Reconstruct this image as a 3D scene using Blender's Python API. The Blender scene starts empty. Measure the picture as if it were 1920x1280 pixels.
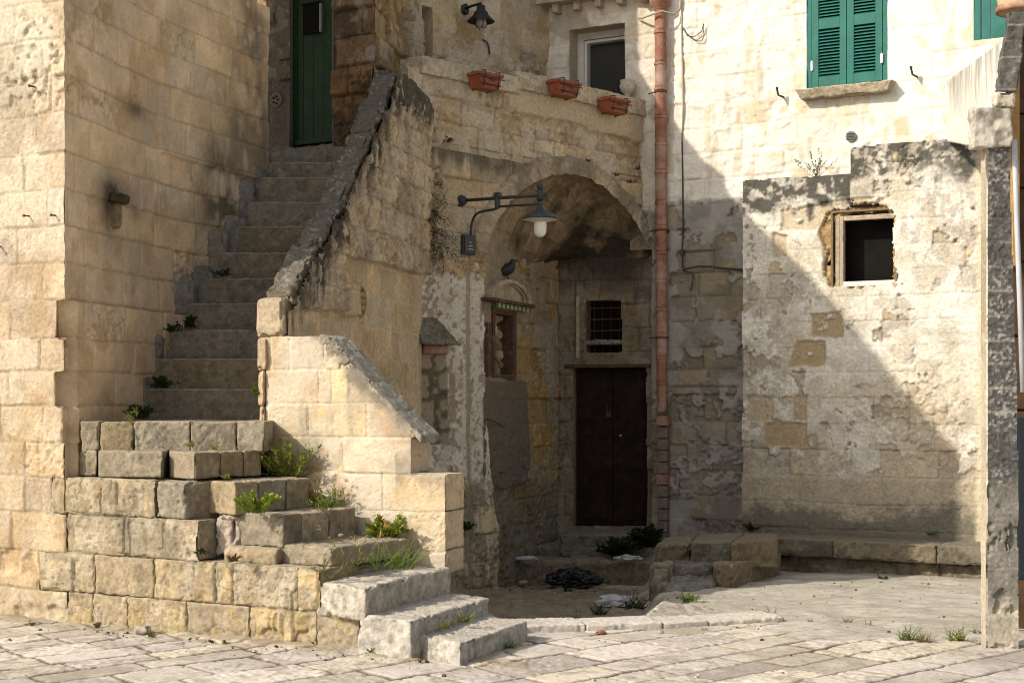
import bpy, math, random
import numpy as np
from mathutils import Vector

# ------------------------------------------------------------------ basics
sc = bpy.context.scene
COL = sc.collection
FPX, CX, HY, EYE = 2700.0, 960.0, 750.0, 1.6      # focal length in photo pixels, principal column, horizon row, eye height
SUN_AZ = math.radians(29.3); SUN_EL = math.radians(33.0)
LH = np.array([math.cos(SUN_AZ), math.sin(SUN_AZ)])  # horizontal travel direction of the light
F32 = np.float32

def P(x, y, D):
    return np.array([(x-CX)*D/FPX, D, EYE-(y-HY)*D/FPX])

def dep(y, z):
    return (EYE-z)*FPX/(y-HY)

# ------------------------------------------------------------------ noise
def _h(ix, iy, iz, seed):
    n = (ix.astype(np.int64)*374761393 + iy.astype(np.int64)*668265263 + iz.astype(np.int64)*2147483647 + seed*974634777) & 0xFFFFFFFF
    n = ((n ^ (n >> 13))*1274126177) & 0xFFFFFFFF
    n = ((n ^ (n >> 15))*2246822519) & 0xFFFFFFFF
    n = n ^ (n >> 16)
    return ((n & 0xFFFFFF)/float(0xFFFFFF)).astype(F32)

def _q(t):
    return t*t*t*(t*(t*6-15)+10)

def n2(u, v, seed=0):
    iu = np.floor(u); iv = np.floor(v)
    fu = _q((u-iu).astype(F32)); fv = _q((v-iv).astype(F32))
    iu = iu.astype(np.int64); iv = iv.astype(np.int64); z = np.zeros_like(iu)
    a = _h(iu, iv, z, seed); b = _h(iu+1, iv, z, seed); c = _h(iu, iv+1, z, seed); d = _h(iu+1, iv+1, z, seed)
    return (a+(b-a)*fu) + ((c+(d-c)*fu)-(a+(b-a)*fu))*fv

def n3(x, y, z, seed=0):
    ix = np.floor(x); iy = np.floor(y); iz = np.floor(z)
    fx = _q((x-ix).astype(F32)); fy = _q((y-iy).astype(F32)); fz = _q((z-iz).astype(F32))
    ix = ix.astype(np.int64); iy = iy.astype(np.int64); iz = iz.astype(np.int64)
    def L(k):
        a = _h(ix, iy, iz+k, seed); b = _h(ix+1, iy, iz+k, seed); c = _h(ix, iy+1, iz+k, seed); d = _h(ix+1, iy+1, iz+k, seed)
        return (a+(b-a)*fx) + ((c+(d-c)*fx)-(a+(b-a)*fx))*fy
    l0 = L(0); l1 = L(1)
    return l0+(l1-l0)*fz

def fbm(u, v, s, o=4, seed=0, g=.5):
    t = 0; a = 1.; w = 0
    for k in range(o):
        ang = .6*k; c, sn = math.cos(ang), math.sin(ang)
        t = t + a*n2((u*c-v*sn)*s+17.3*k, (u*sn+v*c)*s-9.1*k, seed+k*7); w += a; a *= g; s *= 2.03
    return t/w

def fbm3(p, s, o=4, seed=0, g=.5):
    t = 0; a = 1.; w = 0
    for k in range(o):
        t = t + a*n3(p[:, 0]*s+13.7*k, p[:, 1]*s-5.1*k, p[:, 2]*s+3.3*k, seed+k*7); w += a; a *= g; s *= 2.03
    return t/w

def cell(u, v, s, seed=0):
    """distance to the nearest scattered point, and that point's random number"""
    U = u*s; V = v*s
    iu = np.floor(U).astype(np.int64); iv = np.floor(V).astype(np.int64)
    best = np.full(U.shape, 9., F32); rid = np.zeros(U.shape, F32); zz = np.zeros_like(iu)
    for a in (-1, 0, 1):
        for b in (-1, 0, 1):
            cx = iu+a; cy = iv+b
            px = cx+_h(cx, cy, zz, seed); py = cy+_h(cx, cy, zz+1, seed)
            d = np.sqrt((U-px)**2+(V-py)**2).astype(F32)
            m = d < best
            best = np.where(m, d, best); rid = np.where(m, _h(cx, cy, zz+2, seed), rid)
    return best, rid

def ss(x, a, b):
    t = np.clip((x-a)/(b-a), 0, 1)
    return t*t*(3-2*t)

def mixc(c, d, m):
    d = np.asarray(d, F32)
    return c + (d-c)*np.asarray(m, F32)[..., None]

def in_poly(u, z, pts):
    r = np.zeros(u.shape, bool); n = len(pts)
    for i in range(n):
        x0, y0 = pts[i]; x1, y1 = pts[(i+1) % n]
        if y0 == y1: continue
        c = ((y0 > z) != (y1 > z)) & (u < (x1-x0)*(z-y0)/(y1-y0)+x0)
        r ^= c
    return r

# ------------------------------------------------------------------ plan curves: a wall's line on the ground
class Line:
    """plan line that starts at (X0, D0) and runs at angle a; u is the run, off the offset towards the viewer's side"""
    def __init__(s, X0, D0, deg):
        s.o = (X0, D0); s.a = math.radians(deg); s.t = (math.cos(s.a), math.sin(s.a)); s.n = (math.sin(s.a), -math.cos(s.a))
    def u(s, x):
        r = (x-CX)/FPX
        return (r*s.o[1]-s.o[0])/(s.t[0]-r*s.t[1])
    def uz(s, x, y):
        u = s.u(x); D = s.o[1]+u*s.t[1]
        return u, EYE-(y-HY)*D/FPX
    def frame(s, u):
        u = np.asarray(u, float); o = np.ones_like(u)
        return s.o[0]+s.t[0]*u, s.o[1]+s.t[1]*u, s.n[0]*o, s.n[1]*o
    def pt(s, u, z, off=0.):
        return np.array([s.o[0]+s.t[0]*u+s.n[0]*off, s.o[1]+s.t[1]*u+s.n[1]*off, z])
    def px(s, x, y, off=0.):
        u, z = s.uz(x, y); return s.pt(u, z, off)
    def poly(s, pts):
        return [s.uz(x, y) for x, y in pts]
    def shift(s, off):
        return Line(s.o[0]+s.n[0]*off, s.o[1]+s.n[1]*off, math.degrees(s.a))

class Bend(Line):
    """plan line whose direction turns smoothly from a0 to a1 between u0 and u1"""
    def __init__(s, X0, D0, a0, a1, u0, u1, L=9.):
        s.us = np.arange(-1., L, .01)
        an = np.radians(a0+(a1-a0)*ss(s.us, u0, u1)); s.an = an
        X = np.concatenate([[0], np.cumsum(np.cos(an[:-1])*.01)]); Y = np.concatenate([[0], np.cumsum(np.sin(an[:-1])*.01)])
        k = 100
        s.X = X-X[k]+X0; s.Y = Y-Y[k]+D0; s.r = s.X/s.Y*FPX+CX
    def u(s, x):
        return float(np.interp(x, s.r, s.us))
    def uz(s, x, y):
        u = s.u(x); D = float(np.interp(u, s.us, s.Y)); return u, EYE-(y-HY)*D/FPX
    def frame(s, u):
        a = np.interp(u, s.us, s.an)
        return np.interp(u, s.us, s.X), np.interp(u, s.us, s.Y), np.sin(a), -np.cos(a)
    def pt(s, u, z, off=0.):
        X, Y, nx, ny = s.frame(u); return np.array([float(X+nx*off), float(Y+ny*off), z])

# ------------------------------------------------------------------ materials
def mat_new(name):
    m = bpy.data.materials.new(name); m.use_nodes = True
    nt = m.node_tree; nt.nodes.clear()
    out = nt.nodes.new('ShaderNodeOutputMaterial'); b = nt.nodes.new('ShaderNodeBsdfPrincipled')
    nt.links.new(b.outputs[0], out.inputs[0])
    return m, nt, b

def m_stone(name, grain=.42, gscale=70., bump=.9, bscale=75., bdist=.018, rough=.93):
    """weathered stone: painted per-vertex colour times fine grain, with fine bump"""
    m, nt, b = mat_new(name); N = nt.nodes; Lk = nt.links
    at = N.new('ShaderNodeAttribute'); at.attribute_name = 'Col'
    geo = N.new('ShaderNodeNewGeometry')
    n1 = N.new('ShaderNodeTexNoise'); n1.inputs['Scale'].default_value = gscale*.42; n1.inputs['Detail'].default_value = 10; n1.inputs['Roughness'].default_value = .76
    Lk.new(geo.outputs['Position'], n1.inputs['Vector'])
    mr = N.new('ShaderNodeMapRange'); mr.inputs['From Min'].default_value = .25; mr.inputs['From Max'].default_value = .75
    mr.inputs['To Min'].default_value = 1-grain; mr.inputs['To Max'].default_value = 1+grain*.75
    Lk.new(n1.outputs['Fac'], mr.inputs['Value'])
    mx = N.new('ShaderNodeMix'); mx.data_type = 'RGBA'; mx.blend_type = 'MULTIPLY'; mx.inputs[0].default_value = 1
    Lk.new(at.outputs['Color'], mx.inputs[6]); Lk.new(mr.outputs[0], mx.inputs[7])
    Lk.new(mx.outputs[2], b.inputs['Base Color'])
    n3_ = N.new('ShaderNodeTexNoise'); n3_.inputs['Scale'].default_value = bscale*.45; n3_.inputs['Detail'].default_value = 10; n3_.inputs['Roughness'].default_value = .72
    Lk.new(geo.outputs['Position'], n3_.inputs['Vector'])
    bp = N.new('ShaderNodeBump'); bp.inputs['Strength'].default_value = bump; bp.inputs['Distance'].default_value = bdist
    Lk.new(n3_.outputs['Fac'], bp.inputs['Height']); Lk.new(bp.outputs[0], b.inputs['Normal'])
    b.inputs['Roughness'].default_value = rough; b.inputs['Specular IOR Level'].default_value = .15
    return m

def m_plain(name, col, rough=.6, metal=0., var=.15, scale=20., bump=.0, bscale=60., spec=.4, col2=None, c2lo=.55, c2hi=.7):
    m, nt, b = mat_new(name); N = nt.nodes; Lk = nt.links
    tc = N.new('ShaderNodeTexCoord')
    n1 = N.new('ShaderNodeTexNoise'); n1.inputs['Scale'].default_value = scale; n1.inputs['Detail'].default_value = 6; n1.inputs['Roughness'].default_value = .65
    Lk.new(tc.outputs['Object'], n1.inputs['Vector'])
    mr = N.new('ShaderNodeMapRange'); mr.inputs['From Min'].default_value = .3; mr.inputs['From Max'].default_value = .7
    mr.inputs['To Min'].default_value = 1-var; mr.inputs['To Max'].default_value = 1+var
    Lk.new(n1.outputs['Fac'], mr.inputs['Value'])
    mx = N.new('ShaderNodeMix'); mx.data_type = 'RGBA'; mx.blend_type = 'MULTIPLY'; mx.inputs[0].default_value = 1
    mx.inputs[6].default_value = (*col, 1); Lk.new(mr.outputs[0], mx.inputs[7])
    last = mx.outputs[2]
    if col2 is not None:
        n2_ = N.new('ShaderNodeTexNoise'); n2_.inputs['Scale'].default_value = scale*.6; n2_.inputs['Detail'].default_value = 9; n2_.inputs['Roughness'].default_value = .7
        Lk.new(tc.outputs['Object'], n2_.inputs['Vector'])
        m2 = N.new('ShaderNodeMapRange'); m2.inputs['From Min'].default_value = c2lo; m2.inputs['From Max'].default_value = c2hi
        Lk.new(n2_.outputs['Fac'], m2.inputs['Value'])
        mm = N.new('ShaderNodeMix'); mm.data_type = 'RGBA'; Lk.new(m2.outputs[0], mm.inputs[0]); Lk.new(last, mm.inputs[6]); mm.inputs[7].default_value = (*col2, 1)
        last = mm.outputs[2]
    Lk.new(last, b.inputs['Base Color'])
    if bump:
        n4 = N.new('ShaderNodeTexNoise'); n4.inputs['Scale'].default_value = bscale; n4.inputs['Detail'].default_value = 6
        Lk.new(tc.outputs['Object'], n4.inputs['Vector'])
        bp = N.new('ShaderNodeBump'); bp.inputs['Strength'].default_value = bump; bp.inputs['Distance'].default_value = .004
        Lk.new(n4.outputs['Fac'], bp.inputs['Height']); Lk.new(bp.outputs[0], b.inputs['Normal'])
    b.inputs['Roughness'].default_value = rough; b.inputs['Metallic'].default_value = metal; b.inputs['Specular IOR Level'].default_value = spec
    return m

M = {}
M['stone'] = m_stone('tuff_stone')
M['rough'] = m_stone('rough_tuff', .46, 65., 1., 60., .022)
M['ashlar'] = m_stone('smooth_ashlar', .24, 70., .7, 80., .010)
M['white'] = m_stone('limewash', .13, 60., .8, 60., .014)
M['pave'] = m_stone('limestone_paving', .32, 70., .8, 70., .012, .85)
M['concrete'] = m_stone('concrete_block', .55, 75., .9, 65., .012)

def m_leaf():
    m, nt, b = mat_new('leaf'); N = nt.nodes; Lk = nt.links
    at = N.new('ShaderNodeAttribute'); at.attribute_name = 'Col'
    tr = N.new('ShaderNodeBsdfTranslucent'); ms = N.new('ShaderNodeMixShader'); ms.inputs[0].default_value = .3
    out = [n for n in N if n.type == 'OUTPUT_MATERIAL'][0]
    Lk.new(at.outputs['Color'], b.inputs['Base Color']); Lk.new(at.outputs['Color'], tr.inputs['Color'])
    Lk.new(b.outputs[0], ms.inputs[1]); Lk.new(tr.outputs[0], ms.inputs[2]); Lk.new(ms.outputs[0], out.inputs[0])
    b.inputs['Roughness'].default_value = .55; b.inputs['Specular IOR Level'].default_value = .3
    return m
M['leaf'] = m_leaf()
M['iron'] = m_plain('black_painted_iron', (.012, .014, .016), .5, .0, .3, 40, .2)
M['lampiron'] = m_plain('grey_green_painted_iron', (.035, .042, .045), .5, 0, .25, 60, .15)
M['rust'] = m_plain('rusty_iron', (.09, .04, .022), .9, 0, .5, 50, .5)
M['green_door'] = m_plain('dark_green_door_paint', (.007, .036, .007), .6, 0, .35, 9, .25, 30, .35, (.02, .035, .015), .55, .8)
M['shutter'] = m_plain('teal_green_shutter_paint', (.012, .120, .095), .55, 0, .22, 7, .2, 50, .3, (.05, .17, .14), .60, .75)
M['brown_door'] = m_plain('dark_brown_door', (.016, .0075, .0055), .75, 0, .6, 8, .4, 40, .2, (.045, .018, .011), .54, .70)
M['terracotta'] = m_plain('terracotta', (.27, .125, .082), .9, 0, .35, 6, .4, 60, .12, (.40, .29, .225), .44, .64)
M['tplastic'] = m_plain('terracotta_plastic', (.26, .072, .032), .6, 0, .3, 8, .1, 60, .3, (.30, .13, .08), .56, .72)
M['whitepaint'] = m_plain('white_window_paint', (.62, .60, .55), .5, 0, .1, 20)
M['oldwood'] = m_plain('weathered_grey_wood', (.36, .29, .21), .85, 0, .4, 18, .5, 30, .2, (.45, .40, .33), .52, .66)
M['darkwood'] = m_plain('dark_red_wood', (.10, .055, .04), .85, 0, .4, 18, .5, 30, .2, (.2, .14, .1), .55, .7)
M['browntimber'] = m_plain('brown_timber', (.075, .040, .018), .8, 0, .4, 9, .4, 30)
M['void'] = m_plain('shade_black', (.012, .011, .010), .95, 0, .2, 5, 0, 60, .05)  # near-black colour standing in for unlit interiors; also the black letterbox
M['opal'] = m_plain('opal_glass', (.78, .76, .68), .25, 0, .04, 8, 0, 60, .5)
M['enamel'] = m_plain('white_enamel', (.62, .58, .50), .5, 0, .15, 25, 0, 60, .3, (.3, .16, .08), .68, .78)
M['cable'] = m_plain('grey_cable', (.35, .31, .24), .7, 0, .2, 20)
M['darkcable'] = m_plain('dark_cable', (.05, .05, .05), .7, 0, .2, 20)
M['greypipe'] = m_plain('grey_plastic_pipe', (.42, .44, .46), .5, 0, .12, 8, 0, 60, .3, (.35, .22, .14), .6, .75)
M['bag'] = m_plain('black_plastic_bag', (.006, .006, .007), .32, 0, .2, 10, .2, 20, .5)
M['paper'] = m_plain('white_litter', (.45, .45, .45), .7, 0, .08, 14, .3, 30)
M['galv'] = m_plain('galvanised_metal', (.5, .5, .48), .4, .7, .2, 30)
M['bird'] = m_plain('pigeon_plumage', (.022, .022, .026), .6, 0, .4, 40, .2)
M['beak'] = m_plain('pigeon_beak', (.05, .045, .04), .5)
M['birdfoot'] = m_plain('pigeon_foot', (.22, .05, .04), .6)
M['tilea'] = m_plain('glazed_green_tile', (.10, .22, .10), .3, 0, .4, 70, 0, 60, .5, (.02, .06, .04), .5, .6)
M['tileb'] = m_plain('glazed_cream_tile', (.50, .47, .30), .3, 0, .3, 60, 0, 60, .5)
M['soil'] = m_plain('potting_soil', (.03, .022, .015), .95, 0, .4, 60, .6)
M['bluegrey'] = m_plain('blue_grey_metal', (.022, .028, .036), .35, .3, .1, 6)

def m_glass(name, col, rough=.06):
    m, nt, b = mat_new(name); b.inputs['Base Color'].default_value = (*col, 1); b.inputs['Roughness'].default_value = rough
    b.inputs['Specular IOR Level'].default_value = .6
    tc = nt.nodes.new('ShaderNodeTexCoord'); n = nt.nodes.new('ShaderNodeTexNoise'); n.inputs['Scale'].default_value = 3; n.inputs['Detail'].default_value = 5
    nt.links.new(tc.outputs['Object'], n.inputs['Vector'])
    mr = nt.nodes.new('ShaderNodeMapRange'); mr.inputs['To Min'].default_value = rough; mr.inputs['To Max'].default_value = rough+.14
    nt.links.new(n.outputs['Fac'], mr.inputs['Value']); nt.links.new(mr.outputs[0], b.inputs['Roughness'])
    return m
M['pane'] = m_glass('dark_window_glass', (.035, .038, .036))
M['lampglass'] = m_glass('clear_lamp_glass', (.32, .31, .28))

# ------------------------------------------------------------------ objects
def mesh_obj(name, V, Fc, mat, parent=None, col=None, smooth=True):
    """V (n,3) array, Fc (m,4) or (m,3) int array or list of faces"""
    me = bpy.data.meshes.new(name); V = np.asarray(V, F32)
    if isinstance(Fc, np.ndarray):
        k = Fc.shape[1]; me.vertices.add(len(V)); me.vertices.foreach_set('co', V.ravel())
        me.loops.add(Fc.size); me.loops.foreach_set('vertex_index', Fc.astype(np.int32).ravel())
        me.polygons.add(len(Fc)); me.polygons.foreach_set('loop_start', np.arange(0, Fc.size, k, dtype=np.int32))
    else:
        me.from_pydata(V.tolist(), [], [list(map(int, f)) for f in Fc])
    if smooth: me.polygons.foreach_set('use_smooth', np.ones(len(me.polygons), bool))
    me.update(calc_edges=True); me.validate()
    if col is not None:
        a = me.color_attributes.new('Col', 'FLOAT_COLOR', 'POINT')
        c = np.ones((len(V), 4), F32); c[:, :3] = np.clip(col, 0, 1); a.data.foreach_set('color', c.ravel())
    me.materials.append(mat)
    o = bpy.data.objects.new(name, me); COL.objects.link(o)
    if parent is not None:
        o.parent = parent
        o.matrix_parent_inverse = parent.matrix_basis.inverted()
    return o

def thing(name, label, cat, loc=(0, 0, 0), group=None):
    o = bpy.data.objects.new(name, None); COL.objects.link(o); o.location = [float(v) for v in loc]
    o.empty_display_size = .1
    o['label'] = label; o['category'] = cat
    if group: o['group'] = group
    return o

def tag(o, label, cat, group=None):
    o['label'] = label; o['category'] = cat
    if group: o['group'] = group
    return o

class MB:
    """collects simple shapes into one mesh"""
    def __init__(s): s.v = []; s.f = []
    def add(s, V, Fc):
        b = len(s.v); s.v += [tuple(map(float, p)) for p in V]; s.f += [tuple(b+i for i in f) for f in Fc]; return s
    def hexa(s, c):
        return s.add(c, [(0, 3, 2, 1), (4, 5, 6, 7), (0, 1, 5, 4), (1, 2, 6, 5), (2, 3, 7, 6), (3, 0, 4, 7)])
    def bar(s, ln, u0, u1, z0, z1, o0, o1):
        """box in a wall's frame: run u0..u1, height z0..z1, offset o0 (back) .. o1 (front)"""
        return s.hexa([ln.pt(u0, z0, o1), ln.pt(u1, z0, o1), ln.pt(u1, z0, o0), ln.pt(u0, z0, o0),
                       ln.pt(u0, z1, o1), ln.pt(u1, z1, o1), ln.pt(u1, z1, o0), ln.pt(u0, z1, o0)])
    def tube(s, pts, r, n=10, cap=True):
        pts = [Vector(p) for p in pts]; rs = r if hasattr(r, '__len__') else [r]*len(pts)
        b = len(s.v); up = None
        for i, p in enumerate(pts):
            t = (pts[min(i+1, len(pts)-1)]-pts[max(i-1, 0)]).normalized()
            if up is None:
                up = Vector((0, 0, 1)) if abs(t.z) < .9 else Vector((1, 0, 0))
            a = t.cross(up)
            if a.length < 1e-5: a = t.cross(Vector((0, 1, 0)))
            a.normalize(); c = a.cross(t).normalized(); up = c
            for k in range(n):
                q = p+(a*math.cos(2*math.pi*k/n)+c*math.sin(2*math.pi*k/n))*rs[i]; s.v.append(tuple(q))
        for i in range(len(pts)-1):
            for k in range(n):
                k2 = (k+1) % n; s.f.append((b+i*n+k, b+i*n+k2, b+(i+1)*n+k2, b+(i+1)*n+k))
        if cap:
            s.f.append(tuple(b+k for k in range(n))[::-1]); s.f.append(tuple(b+(len(pts)-1)*n+k for k in range(n)))
        return s
    def lathe(s, c, prof, n=24, axis=None):
        """prof: (radius, height) pairs; axis defaults to z"""
        ax = Vector(axis).normalized() if axis is not None else Vector((0, 0, 1))
        a = ax.cross(Vector((0, 1, 0)) if abs(ax.y) < .9 else Vector((1, 0, 0))).normalized(); d = ax.cross(a); c = Vector(c); b = len(s.v)
        for r, h in prof:
            for k in range(n):
                s.v.append(tuple(c+ax*h+(a*math.cos(2*math.pi*k/n)+d*math.sin(2*math.pi*k/n))*r))
        for i in range(len(prof)-1):
            for k in range(n):
                k2 = (k+1) % n; s.f.append((b+i*n+k, b+i*n+k2, b+(i+1)*n+k2, b+(i+1)*n+k))
        return s
    def ball(s, c, r, n=12, m=8, sq=(1, 1, 1)):
        pr = [(max(1e-4, math.sin(math.pi*i/m)), -math.cos(math.pi*i/m)) for i in range(m+1)]
        b = len(s.v)
        for q, h in pr:
            for k in range(n):
                s.v.append((c[0]+r*sq[0]*q*math.cos(2*math.pi*k/n), c[1]+r*sq[1]*q*math.sin(2*math.pi*k/n), c[2]+r*sq[2]*h))
        for i in range(m):
            for k in range(n):
                k2 = (k+1) % n; s.f.append((b+i*n+k, b+i*n+k2, b+(i+1)*n+k2, b+(i+1)*n+k))
        return s
    def build(s, name, mat, parent=None, smooth=False, bevel=0):
        o = mesh_obj(name, s.v, s.f, mat, parent, smooth=smooth)
        if bevel:
            m = o.modifiers.new('bevel', 'BEVEL'); m.width = bevel; m.segments = 2; m.limit_method = 'ANGLE'; m.angle_limit = .6
        if smooth == 'auto':
            for p in o.data.polygons: p.use_smooth = True
        return o

# ------------------------------------------------------------------ stone: displaced wall faces
def courses(z0, z1, h, var, rng):
    z = [z0]
    while z[-1] < z1: z.append(z[-1]+h*(1+var*(rng.random()*2-1)))
    return z

def joints(u0, u1, w, var, rng):
    u = [u0-rng.random()*w]
    while u[-1] < u1: u.append(u[-1]+w*(1+var*(rng.random()*2-1)))
    return u

def masonry(u, z, zc, uj, seed, warp=.010):
    """course and block look-up. zc ascending course heights, uj one ascending joint list per course.
    returns: joint distance, block random numbers r0 r1 r2, centred coordinates in the block"""
    w1 = (fbm(u, z, 2.3, 3, seed+1)-.5)*2*warp*1.6; w2 = (fbm(u, z, 14., 2, seed+2)-.5)*2*warp*.8
    w3 = (fbm(u, z, 1.9, 3, seed+3)-.5)*2*warp*1.6; w4 = (fbm(u, z, 13., 2, seed+4)-.5)*2*warp*.8
    U = u+w1+w2; Z = z+w3+w4
    zc = np.asarray(zc, float)
    ci = np.clip(np.searchsorted(zc, Z)-1, 0, len(zc)-2)
    dz = np.minimum(Z-zc[ci], zc[ci+1]-Z)
    du = np.full(u.shape, 9.); bj = np.zeros(u.shape, np.int64); cu = np.zeros(u.shape)
    for c in range(len(zc)-1):
        m = ci == c
        if not m.any(): continue
        J = np.asarray(uj[c], float); k = np.clip(np.searchsorted(J, U[m])-1, 0, len(J)-2)
        du[m] = np.minimum(U[m]-J[k], J[k+1]-U[m]); bj[m] = k; cu[m] = U[m]-(J[k]+J[k+1])/2
    dj = np.minimum(np.abs(dz), np.abs(du)).astype(F32)
    zz = np.zeros_like(bj); r = [_h(bj, ci, zz+k, seed) for k in range(4)]
    cz = Z-(zc[ci]+zc[ci+1])/2
    return dict(dj=dj, r=r, cu=cu, cz=cz, ci=ci, U=U, Z=Z)

def tint(r0, r1, base, v=.12, warm=.10):
    c = np.asarray(base, F32)*np.ones(r0.shape+(3,), F32)
    c = c*(1+(r0[..., None]-.5)*2*v)
    w = (r1-.5)*2*warm
    c[..., 0] *= 1+w*.5; c[..., 2] *= 1-w*1.2
    return c

def wall_face(name, ln, u0, u1, z0, z1, res, fn, mat, parent=None, mask=None, base_off=0., flip=False):
    """a dense displaced sheet standing on plan line ln. fn(u, z) -> (relief outwards, colour)"""
    nu = max(2, int((u1-u0)/res)+1); nz = max(2, int((z1-z0)/res)+1)
    gu, gz = np.meshgrid(np.linspace(u0, u1, nu), np.linspace(z0, z1, nz), indexing='ij')
    h, c = fn(gu, gz)
    X, Y, nx, ny = ln.frame(gu); h = h+base_off
    V = np.stack([X+nx*h, Y+ny*h, gz], -1).reshape(-1, 3)
    idx = np.arange(nu*nz).reshape(nu, nz)
    Q = np.stack([idx[:-1, :-1], idx[1:, :-1], idx[1:, 1:], idx[:-1, 1:]], -1)
    if mask is not None:
        cu = (gu[:-1, :-1]+gu[1:, 1:])/2; cz = (gz[:-1, :-1]+gz[1:, 1:])/2
        Q = Q[mask(cu, cz)]
    Q = Q.reshape(-1, 4)
    used = np.zeros(nu*nz, bool); used[Q.ravel()] = True
    rm = np.cumsum(used)-1; Q = rm[Q]
    return mesh_obj(name, V[used], Q, mat, parent, c.reshape(-1, 3)[used])

# ------------------------------------------------------------------ stone: rounded, displaced blocks
def block_arr(c8, r=.014, res=.014, amp=.006, seed=0, chip=.012, low=.0, fn=None):
    """c8: bottom FL FR BR BL then top FL FR BR BL"""
    c = np.asarray(c8, float)
    L = [np.linalg.norm(c[1]-c[0]), np.linalg.norm(c[3]-c[0]), np.linalg.norm(c[4]-c[0])]
    L = [max(l, .01) for l in L]
    n = [int(np.clip(l/res, 2, 220)) for l in L]
    r = min(r, min(L)*.45)
    fs = []; ids = []
    S = (n[0]+1, n[1]+1, n[2]+1)
    def enc(i, j, k): return (i*S[1]+j)*S[2]+k
    def face(ax, side):
        o = [a for a in range(3) if a != ax]
        A, B = np.meshgrid(np.arange(n[o[0]]+1), np.arange(n[o[1]]+1), indexing='ij')
        g = [None]*3; g[ax] = np.full(A.shape, n[ax] if side else 0); g[o[0]] = A; g[o[1]] = B
        e = enc(*g)
        q = np.stack([e[:-1, :-1], e[1:, :-1], e[1:, 1:], e[:-1, 1:]], -1).reshape(-1, 4)
        flip = (ax == 1) ^ (not side)
        fs.append(q[:, ::-1] if flip else q)
    for ax in range(3):
        for side in (0, 1): face(ax, side)
    Q = np.concatenate(fs); un, inv = np.unique(Q, return_inverse=True); Q = inv.reshape(-1, 4)
    i = un//(S[1]*S[2]); j = (un//S[2]) % S[1]; k = un % S[2]
    l = np.array(L); q = np.stack([i/n[0], j/n[1], k/n[2]], -1)*l-l/2
    core = np.clip(q, -(l/2-r), l/2-r); d = q-core; dn = np.linalg.norm(d, axis=1, keepdims=True); dd = d/np.maximum(dn, 1e-9)
    q = core+dd*r; a = q/l+.5
    x, y, z = a[:, :1], a[:, 1:2], a[:, 2:3]
    V = ((c[0]*(1-x)+c[1]*x)*(1-y)+(c[3]*(1-x)+c[2]*x)*y)*(1-z)+((c[4]*(1-x)+c[5]*x)*(1-y)+(c[7]*(1-x)+c[6]*x)*y)*z
    ax = [(c[1]-c[0])/L[0], (c[3]-c[0])/L[1], (c[4]-c[0])/L[2]]
    Nn = dd[:, :1]*ax[0]+dd[:, 1:2]*ax[1]+dd[:, 2:]*ax[2]
    edge = (np.abs(dd) > .25).sum(1) >= 2
    disp = (fbm3(V, 26., 4, seed)-.5)*2*amp
    if low: disp = disp+(fbm3(V, 5., 3, seed+5)-.5)*2*low
    ch = fbm3(V, 11., 3, seed+9)
    disp = disp-.007*ss(fbm3(V, 38., 3, seed+13), .56, .68)*ss(fbm3(V, 4.5, 3, seed+14), .40, .58)
    disp = disp-chip*ss(ch, .50, .72)*np.where(edge, 1.6, .35)
    V = V+Nn*disp[:, None]
    col = fn(V, Nn, seed) if fn else np.ones_like(V)*.4
    return V, Q, col

def blocks_obj(name, lst, mat, parent=None):
    Vs = []; Qs = []; Cs = []; b = 0
    for V, Q, C in lst:
        Vs.append(V); Qs.append(Q+b); Cs.append(C); b += len(V)
    return mesh_obj(name, np.concatenate(Vs), np.concatenate(Qs), mat, parent, np.concatenate(Cs))

def plan_block(pts, zb, zt):
    """pts: FL FR BR BL in plan"""
    return [(*p, zb) for p in pts]+[(*p, zt) for p in pts]

def wall_block(ln, u0, u1, z0, z1, o0, o1, du=0, top=None):
    """top: optional (zl, zr) for a sloping head"""
    zl, zr = top if top else (z1, z1)
    return [ln.pt(u0, z0, o1), ln.pt(u1, z0, o1), ln.pt(u1, z0, o0), ln.pt(u0, z0, o0),
            ln.pt(u0, zl, o1), ln.pt(u1, zr, o1), ln.pt(u1, zr, o0), ln.pt(u0, zl, o0)]

def stonecol(base, v=.14, warm=.1, moss=0., grime=.0, top=None, spots=0.):
    """colour function for blocks: mottled stone, darker grime low frequency, paler worn tops"""
    def f(V, Nn, seed):
        rr = np.random.RandomState(seed & 0x7fffffff).rand(3)
        n = len(V)
        c = np.asarray(base, F32)*np.ones((n, 3), F32)*(1+(rr[0]-.5)*2*v)
        c[:, 0] *= 1+(rr[1]-.5)*warm; c[:, 2] *= 1-(rr[1]-.5)*2*warm
        a = fbm3(V, 6., 4, seed+31); c = c*(.74+.52*a)[:, None]; c = mixc(c, np.asarray(base)*.55, .5*ss(fbm3(V, 30., 3, seed+33), .55, .68))
        b = fbm3(V, 16., 4, seed+41)
        if grime: c = mixc(c, np.array([.075, .066, .05]), grime*ss(b*.55+a*.45, .44, .66))
        if moss: c = mixc(c, np.array([.06, .06, .03]), moss*ss(fbm3(V, 3.5, 4, seed+51), .48, .66))
        if top is not None: c = mixc(c, top, .75*ss(Nn[:, 2]+(b-.5)*.8, .45, .95))
        if spots:
            s_ = fbm3(V, 42., 3, seed+61); c = mixc(c, (.42, .40, .36), spots*.8*ss(s_, .58, .70)*ss(fbm3(V, 7., 3, seed+71), .46, .60))
        return c
    return f
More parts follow.
